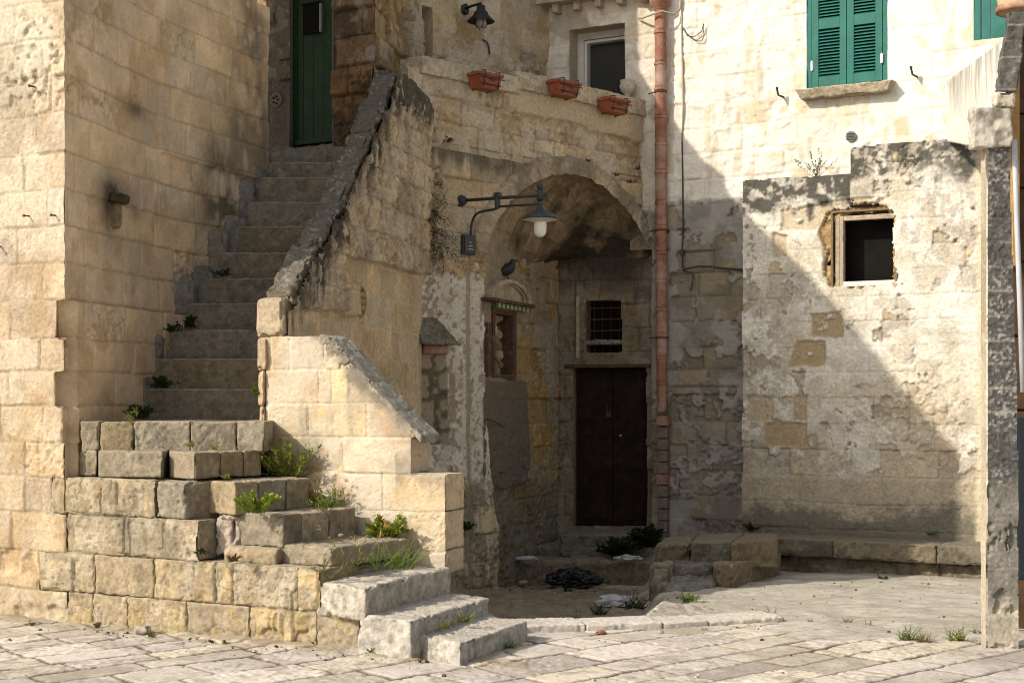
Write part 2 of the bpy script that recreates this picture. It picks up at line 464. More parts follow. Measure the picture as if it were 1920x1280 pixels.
# ------------------------------------------------------------------ plan of the place
F = Line(-3.235, 10.41, -27.2)            # sunlit front of the left house and the stair base below it
S = Bend(-3.235, 10.41, 79.5, 68.3, 1.2, 2.2)   # its shaded flank beside the upper flight
G = Line(-1.861, 10.85, -25.0)            # low parapet
BP = Line(-1.675, 10.90, 76.7)            # outer face of the upper parapet
AW = Line(-.852, 14.38, 45.57)            # arch wall
SW = Line(-.29, 14.97, 68.9)              # left side of the niche
BK = Line(.51, 17.25, -17.4)              # back of the niche
WW = Line(1.732, 16.70, -27.97)           # whitewashed house
AN = WW.shift(.30)                        # stepped annex in front of it
T1 = Line(-1.03, 15.87, 45.57)            # terrace back wall
GD = Line(-1.367, 14.20, -30.)            # wall with the green door (u < 0)
PS = Line(-1.367, 14.20, 78.6)            # its flank

TUFF = (.50, .385, .255); TUFF2 = (.46, .345, .22); SAND = (.52, .40, .27); GREYST = (.30, .27, .22); DARK = (.060, .053, .043)
WHITE = (.79, .75, .66)
zc_house = [-.3, -.05, .217, .497, .778, 1.04, 1.29, 1.554, 1.81, 2.05, 2.33, 2.6, 2.87, 3.135, 3.40, 3.69, 3.96, 4.23, 4.50, 4.77, 5.04, 5.31, 5.6, 5.9]

def blob(ln, u, z, x, y, rx, ry):
    cu, cz = ln.uz(x, y); ru = max(.02, abs(ln.uz(x+rx, y)[0]-cu)); rz = max(.01, abs(ln.uz(x, y+ry)[1]-cz))
    return np.exp(-((u-cu)/ru)**2-((z-cz)/rz)**2)

def ragged(ln, u, z, pts, amp=.03, s=6., seed=0):
    w = (fbm(u, z, s, 4, seed+90)-.5)*2*amp; w2 = (fbm(u, z, s, 4, seed+95)-.5)*2*amp
    return in_poly(u+w, z+w2, ln.poly(pts))

def soft(ln, u, z, pts, amp=.03, s=6., seed=0, n=2):
    m = ragged(ln, u, z, pts, amp, s, seed).astype(F32)
    for _ in range(n):
        m = (m+np.roll(m, 1, 0)+np.roll(m, -1, 0)+np.roll(m, 1, 1)+np.roll(m, -1, 1))/5
    return m

def dist_poly(u, z, pts):
    d = np.full(u.shape, 9., F32)
    for i in range(len(pts)-1):
        ax, ay = pts[i]; bx, by = pts[i+1]; l2 = (bx-ax)**2+(by-ay)**2+1e-9
        t = np.clip(((u-ax)*(bx-ax)+(z-ay)*(by-ay))/l2, 0, 1)
        d = np.minimum(d, np.sqrt((u-ax-t*(bx-ax))**2+(z-ay-t*(by-ay))**2))
    return d

def tuff_fn(zc, uj, seed, base=TUFF, jw=.009, jd=.012, rough=.005, erode=.25, mort=None, mortk=.5, v=.13, warm=.12, big=.018, warp=.008, extra=None, boff=.010):
    def f(u, z):
        m = masonry(u, z, zc, uj, seed, warp); r = m['r']
        g = fbm(u, z, 21., 4, seed+11); b = fbm(u, z, 2.6, 4, seed+12); d = fbm(u, z, 8., 4, seed+13)
        jw_ = jw*(.55+.9*fbm(u, z, 3.1, 2, seed+15)); je = np.exp(-(m['dj']/jw_)**2)
        arris = np.exp(-m['dj']/.018)
        h = -jd*je-.002*arris+(r[0]-.5)*2*boff+(r[1]-.5)*.05*m['cu']+(r[2]-.5)*.06*m['cz']
        h = h+(g-.5)*2*rough+(b-.5)*2*big+(d-.5)*2*rough
        er = ss(r[3], 1-erode-.12, 1-erode+.1)*ss(b+.4*d, .50, .78)
        pit = ss(fbm(u, z, 27., 3, seed+14), .50, .68)
        cl, _ = cell(u, z, 30., seed+16)
        h = h-er*pit*.020-.008*ss(.20-cl, 0, .12)*ss(d, .45, .62)
        c = tint(r[0], r[1], base, v, warm)
        c = c*(.74+.52*b)[..., None]*(.84+.32*d)[..., None]
        c = mixc(c, np.array(base)*np.array([.72, .62, .48]), .55*ss(fbm(u, z, 4.3, 4, seed+17), .52, .72))
        c = mixc(c, (.50, .46, .38), .35*ss(fbm(u, z, 3.3, 4, seed+18), .56, .74))
        c = c*(1-.25*er*pit)[..., None]
        if mort is not None: c = mixc(c, mort, mortk*np.clip(je*1.3, 0, 1))
        else: c = c*(1-.35*je)[..., None]
        if extra: h, c = extra(u, z, h, c, m)
        return h, c
    return f

def auto_uj(zc, u0, u1, w, var, seed):
    rng = random.Random(seed); return [joints(u0, u1, w, var, rng) for _ in range(len(zc)-1)]

# ================================================================== ground
KU = Line(.20, 10.55, -3.)
def zb_ground(X, Y):
    t = np.clip(Y-9.7, 0, 7.2)
    return -.036*t*ss(X+.15*(Y-10.), -1.1, .25)
def ground_height(X, Y):
    z = zb_ground(X, Y)
    xb = np.interp(Y, [9.5, 10.98, 12.1, 14.9, 20], [1.05, 1.0, 1.25, 1.45, 1.6])
    w = (fbm(X, Y, 1.7, 3, 501)-.5)*.35
    z = z-(.10*ss(Y, 10.75, 11.1)+.024*np.clip(Y-11., 0, 5))*ss(xb+.10-X+w, -.02, .16)*ss(X, -1., -.3)
    return z

def pave_rows():
    rng = random.Random(77); c, s = math.cos(math.radians(41)), math.sin(math.radians(41))
    rows = [-6.]
    while rows[-1] < 16: rows.append(rows[-1]+rng.choice([.26, .30, .34, .38, .42]))
    J = [joints(-2, 22, .56, .45, rng) for _ in rows[:-1]]
    return c, s, rows, J
PAVE = pave_rows()

def ground_fn(X, Y):
    c, s, rows, J = PAVE
    m = masonry(X*c+Y*s, -X*s+Y*c, rows, J, 611, .013)
    r = m['r']
    slab = 1-ss(Y-(10.52+.12*(fbm(X, Y, 2.2, 3, 620)-.5)), -.05, .06)            # paved street; beyond it worn concrete and earth
    slab = slab*(1-.85*ss(X-2.2+.5*(Y-9.8)+(fbm(X, Y, 2., 3, 621)-.5)*1.4, -.1, .3)*ss(Y, 9.55, 9.75))
    worn = ss(fbm(X, Y, .9, 3, 622), .50, .62)
    g = fbm(X, Y, 24., 4, 612); b = fbm(X, Y, 3., 3, 613); d = fbm(X, Y, 9., 4, 614)
    jw = .010*(.45+1.1*fbm(X, Y, 2.1, 2, 615)); jw = jw*1.6; je = np.exp(-(m['dj']/jw)**4)*(1-.45*worn*ss(X, .3, 1.2))
    h = slab*(-.011*je-.001*np.exp(-m['dj']/.02)+(r[0]-.5)*.005+(r[1]-.5)*.012*m['cu']+(r[2]-.5)*.016*m['cz'])
    h = h+(g-.5)*(.003+.003*slab)+(d-.5)*(.002+.003*slab)+(b-.5)*.004-.006*slab*ss(fbm(X, Y, 33., 3, 640), .55, .68)*ss(r[3], .35, .6)
    col = np.asarray((.54, .475, .40), F32)*np.ones(X.shape+(3,), F32)*(1+(r[0][..., None]-.5)*.56)
    col[..., 2] *= 1-(r[1]-.5)*.18
    col = mixc(col, (.35, .31, .255), .75*ss(d*.5+g*.5, .47, .64)); col = mixc(col, (.66, .61, .54), .5*ss(b, .5, .7))
    col = mixc(col, (.115, .082, .048), .95*np.clip(je*1.2, 0, 1))
    pl = fbm(X, Y, 5.2, 5, 616)
    crt = np.asarray((.50, .465, .40), F32)*np.ones(X.shape+(3,), F32)*(.78+.44*pl)[..., None]
    cr_ = np.abs(fbm(X, Y, 1.3, 4, 641)-.5); crt = mixc(crt, (.28, .245, .19), .45*ss(.012-cr_, 0, .008)); crt = mixc(crt, (.36, .325, .265), .6*ss(fbm(X, Y, 14., 4, 642), .54, .68)); crt = mixc(crt, (.36, .32, .255), .6*ss(fbm(X, Y, 2.4, 4, 617), .52, .68)); crt = mixc(crt, (.50, .45, .37), .5*ss(fbm(X, Y, 7., 4, 618), .56, .7))
    left = 1-ss(X-1.1-(fbm(X, Y, 2., 2, 623)-.5)*.4, -.1, .25)
    earth = np.asarray((.27, .225, .165), F32)*np.ones(X.shape+(3,), F32)*(.65+.7*pl)[..., None]
    crt = crt*(1-left[..., None])+earth*left[..., None]
    col = col*slab[..., None]+crt*(1-slab[..., None])
    dirt = np.exp(-np.clip(Y-(10.25-.514*(X+3.235)), -1, 0)**2/.02)*(X < .1)*ss(fbm(X, Y, 6., 3, 624), .35, .6)
    col = mixc(col, (.34, .28, .19), .8*dirt); h = h+.012*dirt
    cobble, cr = cell(X, Y, 7., 630)
    h = h+(1-slab)*left*(.02*ss(.5-cobble, 0, .4)*(cr > .4))+(1-slab)*.018*(fbm(X, Y, 3.5, 4, 631)-.5)*2
    return h, col

def build_ground():
    xs = np.arange(-4.6, 6.4, .0125); ys = np.concatenate([np.arange(6.1, 11.6, .0125), np.arange(11.6, 17.6, .028)])
    X, Y = np.meshgrid(xs, ys, indexing='ij'); h, c = ground_fn(X, Y); Z = ground_height(X, Y)+h
    idx = np.arange(X.size).reshape(X.shape); Q = np.stack([idx[:-1, :-1], idx[1:, :-1], idx[1:, 1:], idx[:-1, 1:]], -1).reshape(-1, 4)
    o = mesh_obj('street_paving', np.stack([X, Y, Z], -1).reshape(-1, 3), Q, M['pave'], None, c.reshape(-1, 3)); o['kind'] = 'structure'
    # the rest of the ground out to the horizon, a ring around the detailed sheet
    gx = np.concatenate([-np.geomspace(600, 5.2, 14), [-4.6, 6.4], np.geomspace(7.2, 600, 14)]); gy = np.concatenate([-np.geomspace(600, .5, 14), [1., 3., 6.1, 17.55], np.geomspace(19, 600, 12)])
    X, Y = np.meshgrid(gx, gy, indexing='ij'); idx = np.arange(X.size).reshape(X.shape)
    Q = np.stack([idx[:-1, :-1], idx[1:, :-1], idx[1:, 1:], idx[:-1, 1:]], -1)
    cx = (X[:-1, :-1]+X[1:, 1:])/2; cy = (Y[:-1, :-1]+Y[1:, 1:])/2
    keep = ~((cx > -4.6) & (cx < 6.4) & (cy > 6.1) & (cy < 17.55)); Q = Q[keep]
    c = np.ones((X.size, 3), F32)*np.array([.52, .46, .38], F32)
    V = np.stack([X, Y, np.where(Y > 17.5, -.45, -.004+zb_ground(X, Y))], -1).reshape(-1, 3)
    o = mesh_obj('ground', V, Q, M['pave'], None, c); o['kind'] = 'structure'
build_ground()

def gz(X, Y):
    return float(ground_height(np.array([[X]]), np.array([[Y]]))[0, 0])

# kerb: thin pale flagstones along the edge of the sunken court
kc = stonecol((.56, .51, .43), .1, .05, 0, .25, (.62, .57, .50))
kb = []
kp = [(985, 1194), (1100, 1190), (1245, 1183), (1330, 1177), (1475, 1166)]
for i in range(4):
    a = P(*kp[i], dep(kp[i][1], -.04)); b = P(*kp[i+1], dep(kp[i+1][1], -.04))
    n = np.array([-(b-a)[1], (b-a)[0]]); n = n/np.linalg.norm(n)*.34
    kb.append(block_arr(plan_block([a[:2], b[:2]-(b-a)[:2]*.015, b[:2]+n, a[:2]+n], -.22, .040-.012*i), .008, .012, .003, 900+i, .012, .002, kc))
o = blocks_obj('kerb', kb, M['pave']); o['kind'] = 'structure'

# ================================================================== left house
house = thing('stone_house', 'tall tan tuff house with toothed corner, left of the stairs', 'house', (-3.6, 11.5, 0))
CE = {}  # horizontal set-backs of the corner stones, course by course (metres along the front)
def corner_lim(z):
    e = np.zeros_like(z)
    for z0, z1, x in ((2.05, 2.33, 108), (1.81, 2.05, 121), (1.554, 1.81, 104), (1.29, 1.554, 118), (1.04, 1.29, 122)):
        e = np.where((z > z0) & (z <= z1), F.u(x), e)
    return e
fuj = []
_rg = random.Random(5)
fpx = {0: [124], 1: [124], 2: [0, 72, 176], 3: [20, 124], 4: [45, 95], 5: [45, 122], 6: [82, 118], 7: [18, 104], 8: [75, 121], 9: [18, 108], 10: [78], 11: [30], 12: [92], 13: [45], 14: [70], 15: [62, 95], 16: [78], 17: [28], 18: [80]}
for i in range(len(zc_house)-1):
    j = [F.u(x) for x in fpx.get(i, [40+50*(i % 2)])]
    j = [j[0]-.45*k for k in range(5, 0, -1)]+j+[j[-1]+.5, j[-1]+1.]
    fuj.append(j)
def front_extra(u, z, h, c, m):
    lo = (z < 2.33)
    c = np.where(lo[..., None], c*np.array([1.0, .97, .90], F32), c*np.array([1.05, 1.05, 1.05], F32))
    c = mixc(c, (.62, .55, .43), .55*ss(fbm(u, z, 1.7, 3, 71), .42, .62)*(z > 2.2))
    pl = soft(F, u, z, [(-40, 90), (30, 60), (60, 200), (25, 330), (-40, 300)], .08, 4., 3)
    c = mixc(c, (.36, .29, .20), .55*pl)
    c = mixc(c, (.62, .57, .46), .7*blob(F, u, z, 60, 90, 50, 50))
    ch = ss(fbm(u, z, 17., 4, 72), .54, .66)*(blob(F, u, z, 105, 130, 30, 70)+blob(F, u, z, 40, 160, 60, 60)+.8*blob(F, u, z, 60, 60, 50, 40))
    h = h-.024*np.clip(ch, 0, 1); c = c*(1-.25*np.clip(ch, 0, 1))[..., None]
    b = z < .5
    c = mixc(c, (.40, .37, .31), .5*b*ss(fbm(u, z, 3., 4, 73), .4, .6)); h = h-.03*b*ss(fbm(u, z, 5., 3, 74), .52, .7)
    c = mixc(c, (.36, .30, .14), .6*(1-ss(z, -.05, .15))*ss(fbm(u, z, 8., 3, 75), .35, .6))
    return h, c
front = tuff_fn(zc_house, fuj, 10, (.50, .40, .285), .007, .010, .005, .04, (.30, .24, .16), .5, .10, .09, extra=front_extra)
rowlim = {0: 124, 1: 124, 2: 72, 3: 124, 4: 95}
def front_mask(u, z):
    lim = corner_lim(z)
    for k, x in rowlim.items():
        lim = np.where((z > zc_house[k]) & (z <= zc_house[k+1]), F.u(x), lim)
    return u < lim
wall_face('front_wall', F, F.u(-150), F.u(126), -.25, 5.2, .011, front, M['stone'], house, front_mask)
zc_fe = courses(-.3, 6.9, .265, .05, random.Random(3)); wall_face('unseen_front_extension', F, -6., F.u(-150), -.3, 6.86, .03, tuff_fn(zc_fe, auto_uj(zc_fe, -6.2, 0, .5, .35, 12), 13, (.52, .415, .295)), M['stone'], house)  # unseen run of wall, added to stop sun reaching the landing
mesh_obj('upper_front_wall', [F.pt(F.u(-150), 5.2, 0), F.pt(0, 5.2, 0), F.pt(0, 6.86, 0), F.pt(F.u(-150), 6.86, 0)], np.array([[0, 1, 2, 3]]), M['stone'], house, np.ones((4, 3))*np.array(TUFF))

suj = auto_uj(zc_house, -.2, 5., .50, .4, 21)
def side_extra(u, z, h, c, m):
    e = corner_lim(z)
    near = 1-ss(u, .075, .10)
    low = (z < 2.33)
    h = h*np.where(near > .5, .5, 1.)+np.where(low, np.where(near > .5, e*.9, .06), 0)
    # a wall thickening half way along, with a tapered corbel under it
    u1, zt = S.uz(300, 285)
    stp = ss(u-np.where(z > zt, u1, u1+.0)+.10*np.clip(zt+.35-z, 0, .35), 0, .03)*(z > zt)
    h = h+.028*stp
    c = c*np.array([1.09, 1.05, .98], F32)
    nz = fbm(u, z, 3.4, 5, 81); n2_ = fbm(u*2.2, z*.6, 4., 4, 82)
    def st(x, y, rx, ry, k):
        return k*blob(S, u, z, x, y, rx, ry)*ss(nz*.6+n2_*.4, .36, .58)
    dk = st(470, 60, 28, 160, 1.1)+st(440, 250, 20, 80, .8)+st(405, 290, 22, 50, .8)+st(420, 370, 45, 60, 1.)+st(410, 430, 40, 70, .7)+st(490, 300, 20, 160, .9)+st(330, 40, 20, 60, .5)+st(350, 560, 30, 80, .6)+st(220, 790, 120, 30, .5)
    sp = 1.0*blob(S, u, z, 203, 385, 19, 56)*(.6+.6*nz)+.55*blob(S, u, z, 225, 362, 36, 26)+.7*blob(S, u, z, 256, 206, 19, 16)+.5*blob(S, u, z, 252, 400, 14, 16)
    c = mixc(c, (.065, .058, .044), np.clip(dk*.58+sp, 0, .93))
    c = mixc(c, (.10, .10, .05), np.clip(.5*blob(S, u, z, 410, 350, 30, 60)*ss(nz, .45, .6), 0, 1))
    rgh = np.clip(blob(S, u, z, 190, 25, 24, 34)+blob(S, u, z, 195, 195, 34, 22)+blob(S, u, z, 140, 170, 22, 24)+blob(S, u, z, 140, 60, 20, 50)*.8, 0, 1)*ss(fbm(u, z, 15., 4, 83), .44, .6)
    h = h-.03*rgh; c = mixc(c, (.30, .215, .12), .6*rgh)
    gp = ss(blob(S, u, z, 345, 560, 40, 90)+(nz-.5)*.8, .45, .7)
    c = mixc(c, (.33, .29, .23), .8*gp); h = h+.012*gp
    dots = ss(.10-cell(u, z, 2.6, 84)[0], 0, .03)*ss(nz, .45, .55)
    c = mixc(c, (.52, .45, .34), .6*dots)
    return h, c
side = tuff_fn(zc_house, suj, 20, (.62, .485, .335), .007, .011, .004, .10, (.40, .30, .19), .6, .075, .06, extra=side_extra, boff=.006)
wall_face('side_wall', S, -.0, S.u(499.5), .8, 5.3, .0115, side, M['ashlar'], house)

# unseen roof edge of the flank, shaped back from the slanting shadow opposite
EDGE = [(AN, 1812, 868), (AN, 1750, 795), (AN, 1700, 733), (AN, 1640, 660), (AN, 1560, 565), (AN, 1480, 478), (AN, 1398, 398),
        (WW, 1392, 393), (WW, 1330, 314), (WW, 1290, 262), (WW, 1255, 212), (WW, 1228, 178), (WW, 1200, 132)]
def hit_flank(Q):
    us = S.us; nx, ny = -LH[1], LH[0]
    d = (S.X-Q[0])*nx+(S.Y-Q[1])*ny
    k = np.argmin(np.abs(d)); t = (Q[0]-S.X[k])*LH[0]+(Q[1]-S.Y[k])*LH[1]
    return us[k], Q[2]+t*math.tan(SUN_EL)
prof = [hit_flank(l.px(x, y)) for l, x, y in EDGE]
prof = [(0., prof[0][1])]+[p for p in prof if p[0] > .05]
u_last, z_last = prof[-1]
prof += [(u_last+.02, z_last+2.6), (u_last+3., z_last+2.6)]  # added tall step past the edge, shading the wall farther left
pv = []; pf = []
for i, (u, z) in enumerate(prof):
    pv += [S.pt(min(u, 8.8), 5.3 if u < S.u(499.5) else 6.4, -.0), S.pt(min(u, 8.8), z, -.0)]
pf = [(2*i, 2*i+2, 2*i+3, 2*i+1) for i in range(len(prof)-1)]
mesh_obj('unseen_shadow_wall', pv, pf, M['stone'], house, np.ones((len(pv), 3))*np.array(TUFF2), smooth=False)
ue = S.u(499.5); e_ = S.pt(ue, 0, 0)
mesh_obj('rear_sun_screen', [(e_[0], e_[1], .8), (e_[0]-4., e_[1]+.6, .8), (e_[0]-4., e_[1]+.6, 7.2), (e_[0], e_[1], 7.2)], np.array([[0, 1, 2, 3]]), M['stone'], house, np.ones((4, 3))*np.array(TUFF2), smooth=False)  # added unseen sheet, keeps the sun off the green-door wall
rt = [S.pt(0, prof[0][1]-.02), F.pt(F.u(-150), prof[0][1]-.02), F.pt(F.u(-150), prof[0][1]-.02)+np.array([.8, 4.5, 0]), S.pt(3.5, prof[0][1]-.02)+np.array([-.05, 0, 0])]
mesh_obj('roof', rt, np.array([[0, 1, 2, 3]]), M['stone'], house, np.ones((4, 3))*.3)

# spout stone and iron nails on the house
u, z = S.uz(206, 378)
dc = stonecol((.15, .11, .07), .1, .1, 0, .7)
sp = blocks_obj('drain_spout', [block_arr(wall_block(S, u-.03, u+.10, z-.01, z+.06, -.02, .12), .025, .009, .012, 31, .03, .014, stonecol((.11, .085, .055), .1, .1, 0, .8)),
                                block_arr(wall_block(S, u+.02, u+.09, z-.20, z+.0, -.02, .06), .02, .009, .01, 32, .02, .01, stonecol((.3, .22, .13), .1, .1, 0, .5))], M['rough'], house)
for x, y in ((65, 163), (55, 405), (106, 404), (0, 462)):
    u, z = F.uz(x, y)
    MB().tube([F.pt(u, z, -.02), F.pt(u+.004, z-.004, .055)], .006, 6).tube([F.pt(u+.004, z-.004, .052), F.pt(u+.004, z-.004, .062)], .011, 6).build('iron_nail', M['rust'], house)

# ================================================================== the stairs
stair = thing('stone_staircase', 'worn outdoor stone staircase that winds up from the paving to the green door', 'staircase', (-1.5, 9.5, 0))
cS = stonecol((.36, .295, .20), .16, .12, .28, .38, (.38, .325, .24))
cS2 = stonecol((.42, .335, .22), .16, .12, .28, .38, (.42, .35, .25))
cL = stonecol((.53, .475, .39), .08, .06, .05, .38, (.56, .505, .425), .1)
def row(xs, z0, z1, y, o0=-.4, o1=0., seed=0, cf=cS2, endr=.012, amp=.006, chip=.014):
    r = []; rng = random.Random(seed)
    for i in range(len(xs)-1):
        g = .0018; u0 = F.u(xs[i])+g; u1 = F.u(xs[i+1])-g; o = o1-.010
        r.append(block_arr(wall_block(F, u0, u1, z0+.0015, z1-.0015+(rng.random()-.5)*.003, o0, o), .008, .0105, amp, seed*31+i, chip, .004, cf))
    return r
zc_f = [-.3, -.03, .217, .497, .778, 1.04]
fj = [[F.u(x) for x in q] for q in ([40, 90, 240, 330, 470, 560, 690], [20, 124, 172, 237, 348, 466, 592, 690], [-20, 72, 176, 287, 402, 436, 557, 620], [20, 124, 232, 390], [0, 95, 188, 310])]
def base_extra(u, z, h, c, m):
    b = fbm(u, z, 3.2, 5, 301); d = fbm(u, z, 9., 4, 302); gou = fbm(u*9., z*1.3, 2.4, 3, 303); sc_ = fbm(u*1.2+z*2.2, z*.5-u, 16., 3, 304)
    lo = 1-ss(z, .0, .35)
    g_ = ss(gou, .60, .72)*ss(b, .42, .6); h = h-.020*g_-.010*ss(sc_, .60, .70); c = c*(1-.22*g_)[..., None]
    c = mixc(c, (.27, .225, .15), .75*ss(b*.6+d*.4+.10*ss(z, .4, 1.), .46, .60))
    c = mixc(c, (.145, .125, .085), .6*ss(d*.6+b*.4, .56, .68)*ss(z, .3, .9))
    c = mixc(c, (.50, .44, .34), .5*ss(fbm(u*2.5, z*.8, 5., 4, 305), .57, .70))
    c = mixc(c, (.44, .33, .14), .7*lo*ss(d, .36, .56)); h = h-.045*lo*ss(fbm(u, z, 4.2, 4, 306), .50, .66)
    c = mixc(c, (.10, .085, .05), .6*np.exp(-(m['dj']/.016)**2)*ss(d, .40, .6))
    return h, c
basef = tuff_fn(zc_f, fj, 300, (.43, .345, .225), .0085, .020, .007, .08, None, .5, v=.16, warm=.14, extra=base_extra, boff=.014)
flim = [672, 671, 601, 369, 288]; fmin = [90, 124, 72, 124, 95]
def base_mask(u, z):
    lim = np.full(u.shape, -9.); mn = np.zeros(u.shape)
    for k in range(5):
        w = (z > zc_f[k]) & (z <= zc_f[k+1]); lim = np.where(w, F.u(flim[k]), lim); mn = np.where(w, F.u(fmin[k]), mn)
    return (u < lim+(fbm(u, z, 14., 3, 307)-.5)*.03) & (u > mn)
wall_face('masonry_face', F, F.u(70), F.u(680), -.28, 1.035, .0095, basef, M['stone'], stair, base_mask)
base = row([95, 188, 286], .778, 1.045, 930, seed=3)+row([124, 232, 371], .497, .778, 1000, seed=4)+row([72, 176, 287, 402, 436, 557, 603], .217, .497, 1080, seed=5)
base += row([124, 172, 237, 348, 466, 592, 672], -.02, .217, 1160, seed=6, chip=.03, amp=.009)
base += row([90, 240, 330, 470, 560, 672], -.25, -.03, 1200, o1=.035, seed=7, cf=stonecol((.45, .34, .16), .2, .1, .4, .3), chip=.05, amp=.02)
# broken end stones
for (x0, x1, z0, z1, s) in ((290, 346, .778, 1.035, 41),):
    base.append(block_arr(wall_block(F, F.u(x0)+.004, F.u(x1), z0, z1, -.35, -.008), .022, .0105, .008, s, .045, .012, cS))
def core(pts, z0, z1, seed, cf, res=.02):
    return block_arr(plan_block(pts, z0, z1), .02, res, .012, seed, .02, .012, cf)
# rubble core that carries the treads
def fpt(x, off): return tuple(F.pt(F.u(x), 0, off)[:2])
base.append(core([fpt(100, -.06), fpt(345, -.09), fpt(420, -1.1), fpt(100, -1.0)], .3, 1.03, 43, cS))
base.append(core([fpt(350, -.12), fpt(600, -.10), fpt(600, -1.0), fpt(350, -1.0)], -.2, .47, 44, cS))
base.append(block_arr(wall_block(F, F.u(372), F.u(414), .50, .82, -.4, -.16), .05, .012, .018, 45, .04, .02, stonecol((.45, .37, .30), .1, .1, 0, .4)))
base.append(block_arr(wall_block(F, F.u(402), F.u(500), .48, .60, -.4, -.10), .03, .014, .015, 46, .04, .02, cS2))
blocks_obj('base_wall', base, M['stone'], stair)

def pxy(x, y, z): return P(x, y, dep(y, z))[:2]
def slab(name, c, el, fr, z, zb, seed, cf, mat='stone', r=.02, amp=.006, chip=.016, low=.006, back=None, tilt=0):
    c = np.array(c); el = np.array(el); fr = np.array(fr); bk = (el-c) if back is None else np.array(back)
    b = block_arr(plan_block([el, c, fr, fr+bk] if False else [c, fr, fr+bk, c+bk], zb, z), r, .0115, amp, seed, chip, low, cf)
    return blocks_obj(name, [b], M[mat], stair)
# five lowest treads, fanning round: C the front corner, E the left end, R the right end
slab('step', pxy(865, 1206, .135), pxy(783, 1190, .135), pxy(990, 1163, .135), .135, -.1, 51, cL, 'rough', .014, .007, .026, .008)
slab('step', pxy(770, 1163, .245), pxy(668, 1150, .245), pxy(920, 1120, .245), .245, -.02, 52, cL, 'rough', .020, .008, .034, .014)
slab('step', pxy(685, 1100, .42), pxy(592, 1088, .42), pxy(845, 1064, .42), .42, .20, 53, cL, 'rough', .020, .008, .034, .014)
slab('step', pxy(621, 1026, .625), pxy(502, 1018, .625), pxy(768, 1008, .625), .625, .49, 54, cS, 'stone', .016, .006, .016, .006)
def multi(name, parts): return blocks_obj(name, parts, M['stone'], stair)
def sb(c, e, r_, z, zb, seed, cf=cS, rr=.007, low=.004):
    c, e, r_ = map(np.array, (c, e, r_)); return block_arr(plan_block([c, r_, r_+(e-c), e], zb, z), rr, .0105, .004, seed, .014, low, cf)
def lerp(a, b, t): return np.array(a)*(1-t)+np.array(b)*t
def step_multi(cuts, C, E, R, z, zb, seed):
    """a tread made of several stones along its riser; the first one also shows its left end"""
    out = []
    for i in range(len(cuts)-1):
        a = lerp(C, R, cuts[i]+(.0015 if i else 0)); b = lerp(C, R, cuts[i+1]-.0015); e = a+(np.array(E)-np.array(C))
        out.append(sb(a, e, b, z-.004*random.Random(seed+i).random(), zb, seed*7+i))
    return multi('step', out)
step_multi([0, .25, .62, 1.], pxy(531, 965, .825), pxy(410, 958, .825), pxy(666, 951, .825), .825, .60, 55)
step_multi([0, .3, .66, 1.], pxy(441, 903, 1.04), pxy(346, 897, 1.04), pxy(582, 895, 1.04), 1.04, .81, 56)
cfree = [np.array(P(x, 0, d)[:2]) for x, d in ((185, 10.33), (305, 10.12), (318, 10.6), (185, 10.9), (318, 10.2), (365, 10.02), (490, 10.5), (420, 10.9))]
p7 = [block_arr(plan_block([cfree[0], cfree[1], cfree[2], cfree[3]], 1.05, 1.238), .009, .0105, .004, 571, .014, .004, cS),
      block_arr(plan_block([np.array(P(150, 0, 10.5)[:2]), np.array(P(182, 0, 10.42)[:2]), np.array(P(182, 0, 11)[:2]), np.array(P(150, 0, 11)[:2])], 1.05, 1.236), .009, .0105, .004, 575, .014, .004, cS),
      block_arr(plan_block([cfree[4], cfree[5], np.array(P(380, 0, 10.9)[:2]), np.array(P(318, 0, 10.8)[:2])], 1.05, 1.238), .009, .0105, .004, 572, .014, .004, cS)]
for i, (a, b) in enumerate(((0., .37), (.38, .72), (.73, 1.0))):
    A = lerp(cfree[5], cfree[6], a); B = lerp(cfree[5], cfree[6], b)
    p7.append(block_arr(plan_block([A, B, B+np.array([-.25, .45]), A+np.array([-.25, .45])], 1.05, 1.237), .009, .0105, .004, 573+3*i, .014, .004, cS))
multi('step', p7)
p8 = []
xs8 = [150, 186, 250, 357, 444, 497]
for i in range(5):
    a = np.array(P(xs8[i]+.3, 0, 10.46)[:2]); b = np.array(P(xs8[i+1]-.3, 0, 10.46 if i < 4 else 10.42)[:2])
    bb = np.array([0, 1.5]); p8.append(block_arr(plan_block([a, b, b+bb, a+bb], 1.22, 1.447-.004*(i % 2)), .010, .0115, .004, 580+i, .018, .004, cS))
multi('step', p8)
# nine treads of the upper flight
zt = [1.69, 1.94, 2.188, 2.426, 2.658, 2.905, 3.164, 3.416, 3.678, 3.852]
Dt = [11.55, 11.78, 12.02, 12.25, 12.48, 12.72, 12.95, 13.18, 13.42, 13.62]
xl = [268, 288, 313, 352, 386, 414, 443, 462, 488, 500]
cU = stonecol((.30, .25, .18), .12, .1, .2, .45, (.56, .50, .41), .25)
for i in range(10):
    D = Dt[i]; xr = -1.675+.2364*(D-10.9)-.12; X0 = P(xl[i]-6, 0, D)[0]
    zb = zt[i]-.30; d2 = 13.9 if i == 9 else D+.50
    blocks_obj('step', [block_arr(plan_block([(X0, D+.01), (xr, D), (xr+.1, d2), (X0-.05, d2)], zb, zt[i]), .012, .012, .004, 600+i, .018, .004, cU)], M['stone'], stair)
